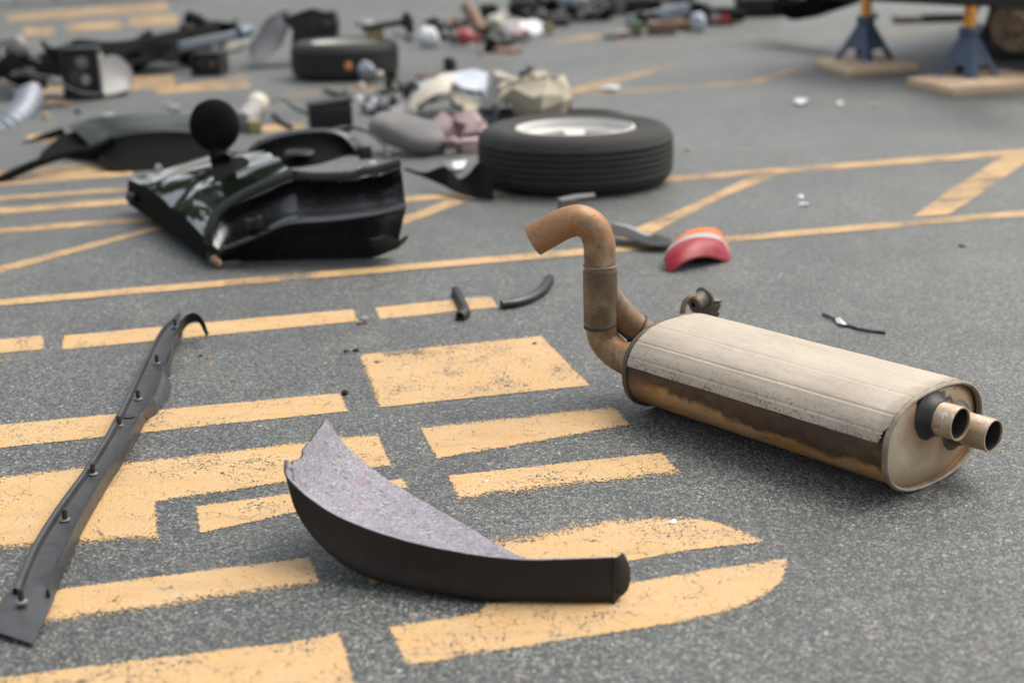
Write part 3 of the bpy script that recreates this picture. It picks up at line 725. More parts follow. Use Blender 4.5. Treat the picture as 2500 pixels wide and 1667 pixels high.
def chan(u, t):
    """cross-section from the outer foot of one flange over the floor to the foot of the other"""
    l, r = along(Lp, u), along(Rp, u); s_ = (r-l).normalized()
    pr = [(-.003, -.026), (-.001, -.001), (.004, 0), (.009, -.002), (.0105, -.013), (.016, -.014)]
    w_ = (r-l).length
    pl = [l+s_*a+Vector((0, 0, b)) for a, b in pr]+[r-s_*a+Vector((0, 0, b)) for a, b in ((.010, -.014), (.006, -.013), (.0045, -.002), (.001, 0), (0, -.002), (-.001, -.027))]
    x = t*(len(pl)-1); i = min(int(x), len(pl)-2); q = pl[i].lerp(pl[i+1], x-i); q.z = max(q.z, .003); return q
g_ = [[chan(i/64, j/22) for j in range(23)] for i in range(65)]
part('channel', MB().sheet(g_, .0018), M['grey_plastic'], tr, world=True, ang=28)
# broad flat end nearest the camera
a0, a1 = V((-0.7725, 1.9757, 0.016)), V((-0.7116, 1.9724, 0.016)); b0, b1 = V((-0.7731, 1.8579, 0.014)), V((-0.6926, 1.8197, 0.006)); c1 = V((-0.6996, 1.9488, 0.013))
eg = []
for i in range(13):
    u = i/12; row = []
    for j in range(11):
        t = j/10
        L_ = a0.lerp(V((-0.7773, 1.9432, 0.018)), u/.3) if u < .3 else V((-0.7773, 1.9432, 0.018)).lerp(b0, (u-.3)/.7)
        R2 = a1.lerp(c1, u/.25) if u < .25 else c1.lerp(b1, (u-.25)/.75)
        q = L_.lerp(R2, t); q.z += .010*math.sin(math.pi*t)*(1-u)*.6; row.append(q)
    eg.append(row)
part('flat_end', MB().sheet(eg, .002), M['grey_plastic'], tr, world=True, ang=50)
# side flap near the middle, flaring outwards and bent
def flap(pts_top, pts_bot, name, mat=M['grey_plastic']):
    A, B = smooth_path(pts_top, 6), smooth_path(pts_bot, 6)
    grid = [[a.lerp(b, j/5)+Vector((0, 0, .006*math.sin(math.pi*j/5))) for j in range(6)] for a, b in zip(A, B)]
    return part(name, MB().sheet(grid, .002), mat, tr, world=True, ang=60)
flap([(-0.7837, 3.032, 0.03), (-0.7747, 2.9478, 0.022), (-0.7667, 2.8457, 0.022), (-0.7589, 2.7592, 0.03)], [(-0.772, 3.0328, 0.012), (-0.7508, 2.9695, 0.004), (-0.7438, 2.8704, 0.003), (-0.7458, 2.8072, 0.003)], 'side_flap')
flap([(-0.7552, 2.7008, 0.032), (-0.7534, 2.7528, 0.034), (-0.7503, 2.8012, 0.036)], [(-0.7564, 2.7679, 0.004), (-0.7512, 2.7915, 0.003), (-0.7456, 2.8099, 0.003)], 'side_flap')
flap([(-0.7942, 3.1981, 0.04), (-0.7786, 3.0803, 0.034), (-0.7799, 3.016, 0.032)], [(-0.7977, 3.2148, 0.02), (-0.7798, 3.104, 0.014), (-0.7714, 3.0446, 0.004)], 'side_flap')
flap([(-0.8016, 3.2427, 0.044), (-0.7981, 3.3111, 0.062), (-0.7797, 3.3472, 0.07), (-0.7539, 3.3404, 0.058), (-0.7478, 3.3734, 0.006)], [(-0.803, 3.2572, 0.018), (-0.7974, 3.3363, 0.036), (-0.7767, 3.3535, 0.046), (-0.7618, 3.3599, 0.036), (-0.7506, 3.3536, 0.003)], 'curled_end', M['matt_plastic'])
# clips
def clip(p, s_=1.0):
    o = part('push_clip', MB().lathe([(.0, 0), (.0085, 0), (.009, .003), (.004, .004), (.0036, .006)], 12, p), M['dirty_steel'], tr, world=True)
    b = MB()
    for q in range(4):
        a = math.pi/4+q*math.pi/2
        b.box((p[0]+.0026*math.cos(a), p[1]+.0026*math.sin(a), p[2]+.013*s_), (.0022, .0042, .017*s_), a)
    b.lathe([(0, .026*s_), (.0022, .022*s_), (.0040, .015*s_), (.0034, .008*s_), (.0030, .004)], 10, p)
    part('barb', b, M['soot'], o, world=True)
for p in ((-0.738, 1.9164, 0.022), (-0.764, 2.2239, 0.018), (-0.7737, 2.431, 0.018), (-0.792, 2.6883, 0.018), (-0.7932, 2.8508, 0.018), (-0.8098, 3.0942, 0.02), (-0.8254, 3.3594, 0.03)): clip(p)
# slots along the floor and a round hole, drawn as solid dark pieces for the shade inside
def slot_shade(pts, w_, name='slot_shade'):
    P = smooth_path(pts, 4)
    part(name, MB().sweep(P, [(-w_, 0), (w_, 0), (w_, .0014), (-w_, .0014)], up=(0, 0, 1)), M['soot'], tr, world=True)
slot_shade([(-0.7402, 2.5997, 0.0195), (-0.7333, 2.4893, 0.0195), (-0.7324, 2.4204, 0.0195)], .0018)
slot_shade([(-0.752, 2.3927, 0.0195), (-0.7448, 2.3125, 0.0195), (-0.7389, 2.2298, 0.0195)], .0024)
slot_shade([(-0.7344, 2.1729, 0.0195), (-0.729, 2.1052, 0.0195), (-0.7285, 2.0655, 0.0185)], .0024)
hl = MB().lathe([(0, 0), (.0115, 0), (.0115, .0012), (.009, .0012), (0, .0008)], 20, (-0.7862, 2.7427, 0.0196))
part('hole_shade', hl, M['soot'], tr, world=True)

# ------------------------------------------------------------------ weatherstrip offcuts
def seal(name, pts, label, r=.0125):
    P = smooth_path(pts, 8); o = thing(name, label, 'rubber seal', tuple(P[len(P)//2])[:2]+(0,), group='rubber seal offcuts')
    prof = [(r*math.cos(a), r*math.sin(a)*.9) for a in [2*math.pi*i/14 for i in range(14)]]
    inn = [(.55*a, .5*b) for a, b in prof]
    b = MB(); b.sweep(P, prof, up=(0, 0, 1), caps=False); b.sweep(P, inn, up=(0, 0, 1), caps=False)
    fr = b.frames(P, (0, 0, 1))
    for e in (0, len(P)-1):
        T, N, B = fr[e]; vs = [P[e]+B*(-a)+N*c for a, c in prof]+[P[e]+B*(-a)+N*c for a, c in inn]
        b.add(vs, [(i, (i+1) % 14, 14+(i+1) % 14, 14+i) for i in range(14)])
    part('bulb', b, M['rubber'], o, world=True)
    fl = MB().sweep([p+Vector((0, 0, -r*.75)) for p in P], [(-r*1.05, -.002), (r*1.05, -.002), (r*1.05, .002), (-r*1.05, .002)], up=(0, 0, 1))
    part('lip', fl, M['black_plastic'], o, world=True)
seal('rubber_seal', [(-0.1483, 3.7222, 0.0122), (-0.1352, 3.6305, 0.0122), (-0.1201, 3.5342, 0.0122), (-0.1182, 3.5006, 0.0122), (-0.1304, 3.4609, 0.0122)], 'short kinked black rubber seal lying across the yellow dash')
seal('rubber_seal', [(-0.0247, 3.5634, 0.0122), (0.0128, 3.5814, 0.0122), (0.0476, 3.6218, 0.0122), (0.0804, 3.6906, 0.0122), (0.0993, 3.7729, 0.0122), (0.1083, 3.8301, 0.0122)], 'longer curved black rubber seal at the end of the yellow dash')
# ------------------------------------------------------------------ tail light lens
def mat_lens(name, col, dustc, rough=.22, f0=.55):
    m, t = new_mat(name); k = NT(t); v = k.obj()
    n = k.noise(v, 22, 5, .65); n2 = k.noise(v, 120, 4, .7)
    f = k.math('MULTIPLY', k.ramp(n, [(.40, 0), (.66, 1)]), f0)
    c = k.mix(f, col, dustc); c = k.mix(k.ramp(n2, [(.6, 0), (.75, .35)]), c, dustc)
    k.out(k.bsdf(c, k.math('ADD', rough, k.math('MULTIPLY', f, .4)), 0, k.bump(n2, .08, .001), .22, .0)); return m
M['lens_red'] = mat_lens('dusty_red_lens', (.22, .006, .014), (.28, .07, .08), .3, .4)
M['lens_white'] = mat_lens('dusty_clear_lens', (.25, .24, .25), (.33, .30, .31))
M['lens_orange'] = mat_lens('dusty_orange_lens', (.50, .125, .012), (.45, .24, .14), .25, .3)
tl = thing('tail_light', 'broken tail light lens in red, white and orange lying on the asphalt', 'tail light', (0.5298, 3.9259, 0))
Ef = smooth_path([(0.444, 3.9, -0.0116), (0.4598, 3.9, 0.0108), (0.4842, 3.91, 0.0279), (0.5199, 3.93, 0.0374), (0.5611, 3.96, 0.0356), (0.6032, 3.99, 0.0184), (0.6396, 4.02, 0.0012)], 6)
Em = smooth_path([(0.438, 3.96, 0.0247), (0.4562, 3.98, 0.0476), (0.4909, 4, 0.0652), (0.5361, 4.02, 0.0737), (0.5818, 4.04, 0.0681), (0.6216, 4.05, 0.0505), (0.6455, 4.06, 0.0124)], 6)
Eo = smooth_path([(0.4534, 4.01, 0.0407), (0.4731, 4.03, 0.0602), (0.507, 4.05, 0.0768), (0.5476, 4.07, 0.083), (0.5912, 4.09, 0.0789), (0.6211, 4.1, 0.0641), (0.6437, 4.1, 0.0254)], 6)
Eb = smooth_path([(0.4704, 4.06, 0.0391), (0.4904, 4.08, 0.0575), (0.5183, 4.1, 0.0733), (0.5529, 4.11, 0.0807), (0.5981, 4.13, 0.0779), (0.6296, 4.14, 0.0617), (0.6524, 4.14, 0.0213)], 6)
def band(A, B, k=6, bul=.006):
    return [[a.lerp(b, j/k)+Vector((0, -.2, 1))*bul*math.sin(math.pi*j/k) for j in range(k+1)] for a, b in zip(A, B)]
Eo = [a.lerp(b, .45) for a, b in zip(Eo, Em)]
part('red_lens', MB().sheet(band(Ef, Em, 6, .010), .003), M['lens_red'], tl, world=True, ang=70)
part('clear_lens', MB().sheet(band(Em, Eo, 5, .004), .003), M['lens_white'], tl, world=True, ang=70)
part('orange_lens', MB().sheet(band(Eo, Eb, 4, .003), .003), M['lens_orange'], tl, world=True, ang=70)
Ebk = [Vector((p.x, p.y+.025, .004)) for p in Eb]
part('back_housing', MB().sheet(band(Eb, Ebk, 5, .0), .003), M['black_plastic'], tl, world=True, ang=70)
bz = MB(); fr0 = [p+Vector((0, .004, -.004)) for p in Ef]; bz.tube(fr0, .0032, 8); part('lens_rim', bz, M['red'], tl, world=True)
hb = MB().box((0.5613, 4.02, -0.0137), (.05, .04, .035)); hb.box((0.6086, 4.04, -0.012), (.03, .03, .03)); part('bulb_holder', hb, M['black_plastic'], tl, world=True, bevel=.004)

# bent strip, bracket and flaps around the near tyre
def ribbon(name, label, cat, A, B, mat, t=.003, n=6, parent=None):
    A, B = smooth_path(A, n), smooth_path(B, n)
    g = [[a.lerp(b, j/5) for j in range(6)] for a, b in zip(A, B)]
    return solo(name, label, cat, MB().sheet(g, t), mat, ang=60)
ribbon('bent_strip', 'bent black plastic strip between hooked pipe and tail light', 'plastic strip',
       [(0.3159, 4.35, 0.0485), (0.365, 4.32, 0.0399), (0.4209, 4.27, 0.0234), (0.4543, 4.27, 0.0253), (0.4896, 4.25, 0.018), (0.4954, 4.22, 0.0151)],
       [(0.3112, 4.25, 0.0348), (0.3565, 4.22, 0.0308), (0.4167, 4.16, 0.0214), (0.4483, 4.15, 0.0176), (0.4743, 4.15, 0.0182), (0.4882, 4.18, 0.0163)], M['black_plastic'], .003)
ribbon('pale_strip', 'pale grey flat strip lying on the bent black strip', 'plastic strip',
       [(0.3208, 4.38, 0.0447), (0.3684, 4.36, 0.0395), (0.4038, 4.33, 0.0285), (0.436, 4.3, 0.0205)], [(0.3279, 4.33, 0.0387), (0.37, 4.3, 0.0345), (0.4125, 4.28, 0.0241), (0.4474, 4.28, 0.0178)], M['light_grey_plastic'], .002)
bk = thing('metal_bracket', 'small grey metal bracket in front of the near tyre', 'bracket', (0.2087, 4.7444, 0))
bb = MB(); bb.sheet([[(0.1642, 4.72, 0.0509), (0.1635, 4.72, 0.0017)], [(0.1945, 4.74, 0.0552), (0.1982, 4.74, -0.0018)], [(0.2348, 4.78, 0.0554), (0.2341, 4.78, -0.005)]], .004); part('upright', bb, M['dirty_steel'], bk, world=True)
bb = MB(); bb.sheet([[(0.1643, 4.72, 0.0569), (0.1766, 4.66, 0.0625)], [(0.2249, 4.76, 0.0595), (0.2337, 4.7, 0.0635)], [(0.2936, 4.82, 0.0522), (0.2941, 4.78, 0.0524)]], .004); part('top_flange', bb, M['steel'], bk, world=True)
ribbon('torn_flap', 'torn black plastic flap leaning against the near tyre', 'plastic flap',
       [(-0.3925, 5.35, 0.0678), (-0.3117, 5.28, 0.0599), (-0.2365, 5.22, 0.0897), (-0.2021, 5.18, 0.07), (-0.1762, 5.15, 0.0538), (-0.1397, 5.12, 0.0791), (-0.1034, 5.1, 0.1198), (-0.0564, 5.08, 0.1094)],
       [(-0.3889, 5.34, 0.0595), (-0.2941, 5.24, 0.042), (-0.2252, 5.12, 0.0333), (-0.1973, 5.08, 0.0241), (-0.1649, 5.04, 0.0199), (-0.1288, 5.02, 0.0133), (-0.0975, 5, 0.0102), (-0.0524, 4.98, 0.0082)], M['soot_black'], .004)
# ------------------------------------------------------------------ wheels
def make_tyre(name, label, loc, R0, Wd, rimmed=True, tilt=(0, 0, 0)):
    o = thing(name, label, 'tyre', loc, tilt)
    h = Wd; pr = []
    # outside profile, bottom bead -> tread -> top bead; (r, z)
    bead = R0*.605
    pr += [(bead, .030), (bead+.012, .014), (R0*.72, .006), (R0*.82, .003), (R0*.90, .010), (R0*.945, .022), (R0*.978, .038)]
    ribs = 6; z0, z1 = .046, h-.046; rw = (z1-z0)/ribs
    for i in range(ribs):
        a = z0+i*rw; cr = R0*(1-.008*abs((i+.5)/ribs*2-1)**2)
        pr += [(cr-.0022, a+.0045), (cr, a+.0075), (cr, a+rw-.0075), (cr-.0022, a+rw-.0045)]
        if i < ribs-1: pr += [(cr-.010, a+rw-.004), (cr-.010, a+rw+.004)]
    pr += [(R0*.978, h-.038), (R0*.945, h-.022), (R0*.90, h-.010), (R0*.82, h-.003), (R0*.80, h-.0045), (R0*.72, h-.006), (bead+.012, h-.014), (bead, h-.030)]
    # inside
    pr += [(bead+.006, h-.040), (R0*.90, h-.05), (R0*.93, h/2), (R0*.90, .05), (bead+.006, .040)]
    part('tyre', MB().lathe(pr, 96, closed=True), M['tyre_rubber'], o, ang=30)
    if rimmed:
        rr = bead+.004
        rp = [(rr, h-.024), (rr-.002, h-.014), (rr-.010, h-.012), (rr-.014, h-.020), (rr-.018, h-.045), (rr-.040, h-.055), (rr-.048, h*.5), (rr-.030, .05), (rr-.012, .03), (rr, .024), (rr+.003, .034), (rr-.02, .06), (rr-.036, h*.5), (rr-.022, h-.05)]
        rim_ = part('rim', MB().lathe(rp, 72, closed=True), M['alu'], o)
        part('hub', MB().lathe([(0, h-.052), (.032, h-.052), (.040, h-.058), (.072, h-.064), (.078, h-.075), (.078, h-.10), (0, h-.10)], 40), M['alu'], rim_)
        for q in range(5):
            a = 2*math.pi*q/5+.3; b = MB()
            d = Vector((math.cos(a), math.sin(a), 0)); e = Vector((-d.y, d.x, 0))
            b.sweep([d*.06+Vector((0, 0, h-.078)), d*.11+Vector((0, 0, h-.070)), d*(rr-.026)+Vector((0, 0, h-.066))], [(-.042, -.012), (.042, -.012), (.036, .010), (-.036, .010)], up=(0, 0, 1), scale=[.9, .9, 1.25])
            part('spoke', b, M['alu'], o, bevel=.004)
        for q in range(5):
            a = 2*math.pi*q/5+.3+.63; p = (math.cos(a)*.057, math.sin(a)*.057, h-.066)
            part('wheel_nut_hole', MB().lathe([(0, .004), (.009, .004), (.010, .006), (.013, .006), (.013, -.004), (0, -.004)], 12, p), M['soot'], o)
    return o
make_tyre('wheel_assembly', 'tyre on a bright silver wheel lying flat behind the hooked pipe', (.2576, 5.351, 0), .37, .222)
make_tyre('wheel_assembly', 'dirty tyre lying flat far back with a black box perched on its side', (-1.022, 9.235, 0), .345, .232)

# ------------------------------------------------------------------ near car door, skin up
dr = thing('door_shell', 'glossy black car door lying skin up with a round mirror standing on it', 'car door', (-.7, 4.5, 0))
DF = smooth_path([(-0.8933, 4.12, 0.0838), (-0.8906, 4.14, 0.1162), (-0.8736, 4.17, 0.1569), (-0.8192, 4.2, 0.1904), (-0.7385, 4.23, 0.2209), (-0.6528, 4.26, 0.2544)], 8)
DB = smooth_path([(-1.3356, 4.98, 0.1186), (-1.2703, 5.02, 0.1285), (-1.1982, 5.05, 0.1433), (-1.1251, 5.08, 0.1615), (-1.0257, 5.1, 0.1808), (-0.9042, 5.08, 0.1904)], 8)
g2 = []
for a, b in zip(DF, DB):
    row = []
    for j in range(21):
        t = j/20; q = a.lerp(b, t); q.z += .022*math.sin(math.pi*t)-.010*math.exp(-((t-.42)/.06)**2)+.006*noise.noise(q*6); row.append(q)
    g2.append(row)
sk = part('skin', MB().sheet(g2, .003), M['car_paint'], dr, world=True, ang=70, label='glossy black green outer panel')
# rounded lower hem running along the rocker side
hem = []
for j in range(21):
    t = j/20; p = g2[0][j]; row = []
    for k_ in range(7):
        a = k_/6; row.append(p+Vector((-.012*math.sin(a*1.5), -.006*a, -(p.z-.015)*.8*a*a-.006*a)))
    hem.append(row)
part('rocker_hem', MB().sheet(hem, .003), M['soot_black'], dr, world=True, ang=70)
# inner panel: dark body between skin and ground
iw = []
for j in range(21):
    p = g2[0][j]; iw.append([p+Vector((.03, .02, -.01)), Vector((p.x+.03, p.y+.03, .006))])
part('inner_panel', MB().sheet(iw, .02), M['black_plastic'], dr, world=True)
# hinge face towards the camera
top = smooth_path([(-0.8907, 4.12, 0.0838), (-0.8777, 4.17, 0.1385), (-0.8159, 4.19, 0.1778), (-0.7273, 4.22, 0.2093), (-0.6513, 4.24, 0.2354), (-0.5586, 4.24, 0.2304), (-0.467, 4.24, 0.2295), (-0.3984, 4.24, 0.2383), (-0.3215, 4.24, 0.2588)], 6)
rdg = smooth_path([(-0.854, 4.1, 0.0453), (-0.8352, 4.1, 0.0553), (-0.7823, 4.1, 0.075), (-0.7079, 4.09, 0.1067), (-0.6451, 4.09, 0.1286), (-0.5466, 4.09, 0.1338), (-0.4569, 4.09, 0.1419), (-0.3774, 4.09, 0.1529), (-0.3003, 4.09, 0.169)], 6)
bot = smooth_path([(-0.8591, 4.12, 0.0142), (-0.8318, 4.13, 0.0071), (-0.7822, 4.14, -0.0006), (-0.7043, 4.14, -0.004), (-0.6264, 4.14, -0.006), (-0.5353, 4.14, -0.0056), (-0.4571, 4.14, -0.0036), (-0.4021, 4.14, 0.003), (-0.3372, 4.16, 0.0287)], 6)
hf = []
for i, (a, b, c) in enumerate(zip(top, rdg, bot)):
    row = []; u = i/(len(top)-1); dep = .055*min(1, u*6)*min(1, (1-u)*10+.35)
    for pt, f in ((a, 0), (a.lerp(b, .07), .0), (a.lerp(b, .13), .45), (a.lerp(b, .25), .95), (a.lerp(b, .5), 1.0), (a.lerp(b, .75), .95), (a.lerp(b, .88), .5), (a.lerp(b, .95), -.12), (b, -.18), (b.lerp(c, .10), -.05), (b.lerp(c, .22), .42), (b.lerp(c, .55), .6), (c, .62)):
        q = pt+Vector((0, dep*f, 0)); q += noise.noise_vector(q*7)*.004; row.append(q)
    hf.append(row)
part('hinge_face', MB().sheet(hf, .003), M['car_paint_dull'], dr, world=True, ang=60, label='dark recessed hinge face with a bright ridge')
# upper lip bar, hinges, torn corner
part('edge_lip', MB().sweep(smooth_path([(-0.6471, 4.22, 0.2547), (-0.5813, 4.22, 0.2452), (-0.5032, 4.22, 0.2445), (-0.4614, 4.22, 0.2461), (-0.4309, 4.22, 0.2558), (-0.3956, 4.22, 0.2589), (-0.3192, 4.22, 0.2792)], 6), [(-.014, -.012), (.014, -.012), (.012, .012), (-.012, .012)], up=(0, 0, 1)), M['car_paint_dull'], dr, world=True, bevel=.003)
part('pillar_trim', MB().sweep(smooth_path([(-0.8877, 4.1, 0.0725), (-0.8773, 4.1, 0.1193), (-0.8475, 4.12, 0.169), (-0.7786, 4.14, 0.2101), (-0.696, 4.16, 0.2433), (-0.6369, 4.18, 0.2642)], 6), [(-.014, -.008), (.010, -.010), (.014, .004), (0, .012), (-.012, .008)], up=(0, -1, .4)), M['black_plastic'], dr, world=True)
hgb = MB(); hgb.box((-0.7554, 4.13, 0.1228), (.050, .03, .030), .2); hgb.box((-0.7353, 4.12, 0.1297), (.020, .03, .034), .2); hgb.lathe([(0, -.015), (.007, -.015), (.007, .015), (0, .015)], 12, (-0.7648, 4.11, 0.1247)); part('hinge', hgb, M['black_plastic'], dr, world=True, bevel=.003)
hgb = MB(); hgb.box((-0.4228, 4.23, 0.2552), (.05, .03, .02)); hgb.box((-0.4038, 4.23, 0.2679), (.022, .03, .030)); part('hinge', hgb, M['steel'], dr, world=True, bevel=.003)
tc = MB().sheet([[(-0.4053, 4.05, 0.0871), (-0.4043, 4.06, 0.0745), (-0.4018, 4.1, 0.0416)], [(-0.3849, 4.05, 0.0892), (-0.3839, 4.06, 0.0765), (-0.384, 4.1, 0.0385)], [(-0.3652, 4.06, 0.0942), (-0.3641, 4.07, 0.0816), (-0.3657, 4.1, 0.0433)], [(-0.3458, 4.07, 0.0902), (-0.3438, 4.07, 0.0785), (-0.3451, 4.1, 0.0454)], [(-0.3244, 4.08, 0.0731), (-0.3221, 4.08, 0.0678), (-0.3295, 4.1, 0.0477)], [(-0.2995, 4.1, 0.0863), (-0.3027, 4.1, 0.0733), (-0.3143, 4.11, 0.0582)]], .003)
part('torn_edge', tc, M['black_plastic'], dr, world=True)
tc = MB().tube(smooth_path([(-0.8785, 4.1, 0.0301), (-0.867, 4.09, 0.0216), (-0.8566, 4.08, 0.0159), (-0.8487, 4.07, 0.0102)], 4), [.012]*4+[.010]*4+[.008]*4+[.003], 8); tc.crumple(.006, 60); part('crushed_corner', tc, M['rust'], dr, world=True)
# pale plate laid on the skin
part('pale_plate', MB().sheet([[(-0.8565, 4.55, 0.1958), (-0.7498, 4.42, 0.186)], [(-0.799, 4.58, 0.2032), (-0.7042, 4.46, 0.1983)]], .0015), M['light_grey_plastic'], dr, world=True)
# window frame: bowed bar with an inner panel, and a thin loose seal loop
wf = smooth_path([(-0.908, 5.02, 0.1909), (-0.8674, 5.03, 0.2193), (-0.7949, 5.05, 0.2391), (-0.7105, 5.06, 0.2494), (-0.6331, 5.06, 0.2491), (-0.5756, 5.05, 0.2336), (-0.5441, 5.03, 0.2081), (-0.5287, 5.02, 0.1907)], 6)
part('window_frame', MB().sweep(wf, [(-.02, -.010), (.02, -.012), (.022, .006), (.006, .016), (-.016, .012)], up=(0, -.3, 1)), M['car_paint_dull'], dr, world=True)
wi = []
lowb = smooth_path([(-0.8851, 4.95, 0.1773), (-0.8354, 4.9, 0.1662), (-0.7724, 4.86, 0.1625), (-0.7125, 4.86, 0.1625), (-0.6547, 4.88, 0.1682), (-0.6062, 4.92, 0.1753), (-0.5645, 4.96, 0.1829), (-0.5379, 5, 0.1849)], 6)
for a, b in zip(wf, lowb): wi.append([a.lerp(b, j/6)+Vector((0, .03*math.sin(math.pi*j/6), -.02*math.sin(math.pi*j/6))) for j in range(7)])
part('inner_trim', MB().sheet(wi, .004), M['soot_black'], dr, world=True, ang=60)
part('frame_end', MB().box((-0.5024, 5, 0.1871), (.046, .05, .044), .2), M['black_plastic'], dr, world=True, bevel=.005)
part('seal_loop', MB().tube(smooth_path([(-0.6544, 5.3, 0.2236), (-0.5945, 5.35, 0.2278), (-0.5172, 5.3, 0.2137), (-0.457, 5.2, 0.1855), (-0.4281, 5.1, 0.1658), (-0.4339, 5.05, 0.1585)], 6), .006, 8), M['rubber'], dr, world=True)
sp = MB().lathe([(0, .006), (.03, .004), (.05, .008), (.055, 0)], 20, (-0.7224, 4.93, 0.2009)); part('speaker_ring', sp, M['black_plastic'], dr, world=True)
# mirror
mc = V((-0.9456, 4.62, 0.3478))
mr = part('mirror_housing', MB().ball(mc, .079, 36, 22, (.98, .40, 1.05), (R_(-12), 0, R_(10))).crumple(.007, 13, 5), M['soot_black'], dr, world=True, label='round black mirror housing')
part('mirror_glass', MB().ball(mc+Vector((.003, .018, .001)), .060, 24, 12, (1, .24, 1.05), (R_(-14), 0, R_(10))), M['dirty_steel'], mr, world=True)
rg0 = Euler((R_(-12), 0, R_(10))).to_matrix(); ring = [mc+rg0@Vector((.0785*math.cos(a), .006, .083*math.sin(a))) for a in [2*math.pi*i/40 for i in range(41)]]
part('mirror_bezel', MB().tube(ring, .0032, 6, caps=False), M['black_plastic'], mr, world=True)
part('mirror_stalk', MB().tube(smooth_path([(-0.9447, 4.62, 0.2742), (-0.9397, 4.6, 0.2545), (-0.9263, 4.58, 0.2348)], 5), [.020+.0014*i for i in range(11)], 14), M['soot_black'], dr, world=True)
mbp = MB(); q0 = [(-0.9588, 4.6, 0.2465), (-0.8665, 4.66, 0.24), (-0.8272, 4.62, 0.217), (-0.8279, 4.5, 0.2012), (-0.887, 4.44, 0.1913), (-0.9313, 4.46, 0.1999)]
mbp.prism(q0, (0, 0, -.045)); part('mirror_base', mbp, M['soot_black'], dr, world=True, bevel=.006)
lb = MB().tube([(-1.3087, 4.85, 0.0778), (-1.2799, 4.83, 0.0764)], .016, 12); part('door_bolt', lb, M['black_plastic'], dr, world=True)

# ------------------------------------------------------------------ second door behind it
d2 = thing('door_shell', 'dark car door with painted green reflection lying further back with long curved window frame bars', 'car door', (-1.6, 6.1, 0))
T2 = smooth_path([(-1.7475, 6, 0.0651), (-1.6978, 6, 0.0989), (-1.6368, 6.02, 0.1164), (-1.542, 6.05, 0.1243), (-1.4193, 6.08, 0.1223), (-1.2017, 6.1, 0.1009)], 6)
U2 = smooth_path([(-2.1335, 6.9, 0.0461), (-2.0389, 6.95, 0.0747), (-1.9239, 7, 0.084), (-1.8295, 7.05, 0.0856), (-1.6708, 7.1, 0.0663), (-1.3934, 7.1, 0.0205)], 6)
B2 = smooth_path([(-1.6998, 5.88, 0.0342), (-1.6327, 5.82, 0.0066), (-1.5662, 5.8, -0.006), (-1.4817, 5.82, -0.0081), (-1.3804, 5.85, -0.0051), (-1.1721, 5.9, 0.0102)], 6)
g3 = [[a.lerp(b, j/14)+Vector((0, 0, .02*math.sin(math.pi*j/14)+.012*noise.noise(a.lerp(b, j/14)*5))) for j in range(15)] for a, b in zip(T2, U2)]
part('skin', MB().sheet(g3, .003), M['reflection_green'], d2, world=True, ang=70, label='dark outer panel with reflected tree green in its colour')
part('hinge_face', MB().sheet([[a.lerp(b, j/8)+Vector((0, .05*math.sin(math.pi*j/8), 0)) for j in range(9)] for a, b in zip(T2, B2)], .004), M['soot_black'], d2, world=True, ang=60)
bar_prof = [(-.020, -.012), (.020, -.012), (.022, .006), (.004, .014), (-.016, .010)]
part('window_bar', MB().sweep(smooth_path([(-2.1237, 5.55, -0.0306), (-2.0319, 5.65, 0.0113), (-1.9372, 5.75, 0.0479), (-1.8588, 5.85, 0.0667), (-1.7879, 5.92, 0.0753), (-1.7274, 5.98, 0.0807), (-1.6564, 6, 0.1089)], 8), bar_prof, up=(0, -.3, 1)), M['soot_black'], d2, world=True)
part('window_bar', MB().sweep(smooth_path([(-2.4478, 6.5, -0.0601), (-2.3589, 6.6, -0.0386), (-2.2656, 6.7, -0.0078), (-2.1907, 6.8, 0.0163), (-2.1308, 6.85, 0.0324)], 8), bar_prof, up=(0, -.3, 1)), M['soot_black'], d2, world=True)
part('inner_panel', MB().sheet([[(-2.1059, 6.2, -0.0098), (-2.1054, 6.45, 0.0016), (-2.128, 6.8, 0.0189)], [(-1.9301, 6.2, 0.0279), (-1.9582, 6.5, 0.0298), (-2.0142, 6.85, 0.0462)], [(-1.7626, 6.05, 0.0518), (-1.8297, 6.4, 0.048), (-1.9299, 6.85, 0.0524)]], .02), M['soot_black'], d2, world=True)
for p in ((-1.9227, 6.9, 0.0871), (-1.8851, 6.8, 0.0751), (-1.6236, 7, 0.1041)): part('door_latch', MB().box(p, (.05, .05, .03), .4), M['steel'], d2, world=True, bevel=.004)
part('door_bolt', MB().tube([(-1.4357, 5.8, 0.0123), (-1.4272, 5.8, 0.0265)], .012, 10), M['steel'], d2, world=True)
# ------------------------------------------------------------------ debris behind: generators
def panel_between(A, B, mat, name, label, cat, t=.004, bul=.0, n=6, k=8, crump=0, group=None):
    """curved thin panel between two edge curves; bul bows it along its normal"""
    A, B = smooth_path(A, n), smooth_path(B, n); g = []
    nrm = (A[-1]-A[0]).cross(B[0]-A[0]).normalized()
    for a, b in zip(A, B): g.append([a.lerp(b, j/k)+nrm*bul*math.sin(math.pi*j/k) for j in range(k+1)])
    m = MB().sheet(g, t)
    if crump: m.crumple(crump, 9, 2)
    return solo(name, label, cat, m, mat, group, ang=65)
def lump(c, r, sq, mat, name, label, cat, amt=.25, seed=1, group=None, rot=(0, 0, 0)):
    m = MB().ball(c, r, 13, 8, sq, rot); m.crumple(r*amt*1.9, 1.6/r, seed); m.crumple(r*amt*.8, 4/r, seed+1)
    z = min(p.z for p in m.v)
    for p in m.v: p.z = max(p.z-z*(1 if z < 0 else 0), .002)
    return solo(name, label, cat, m, mat, group, ang=32)
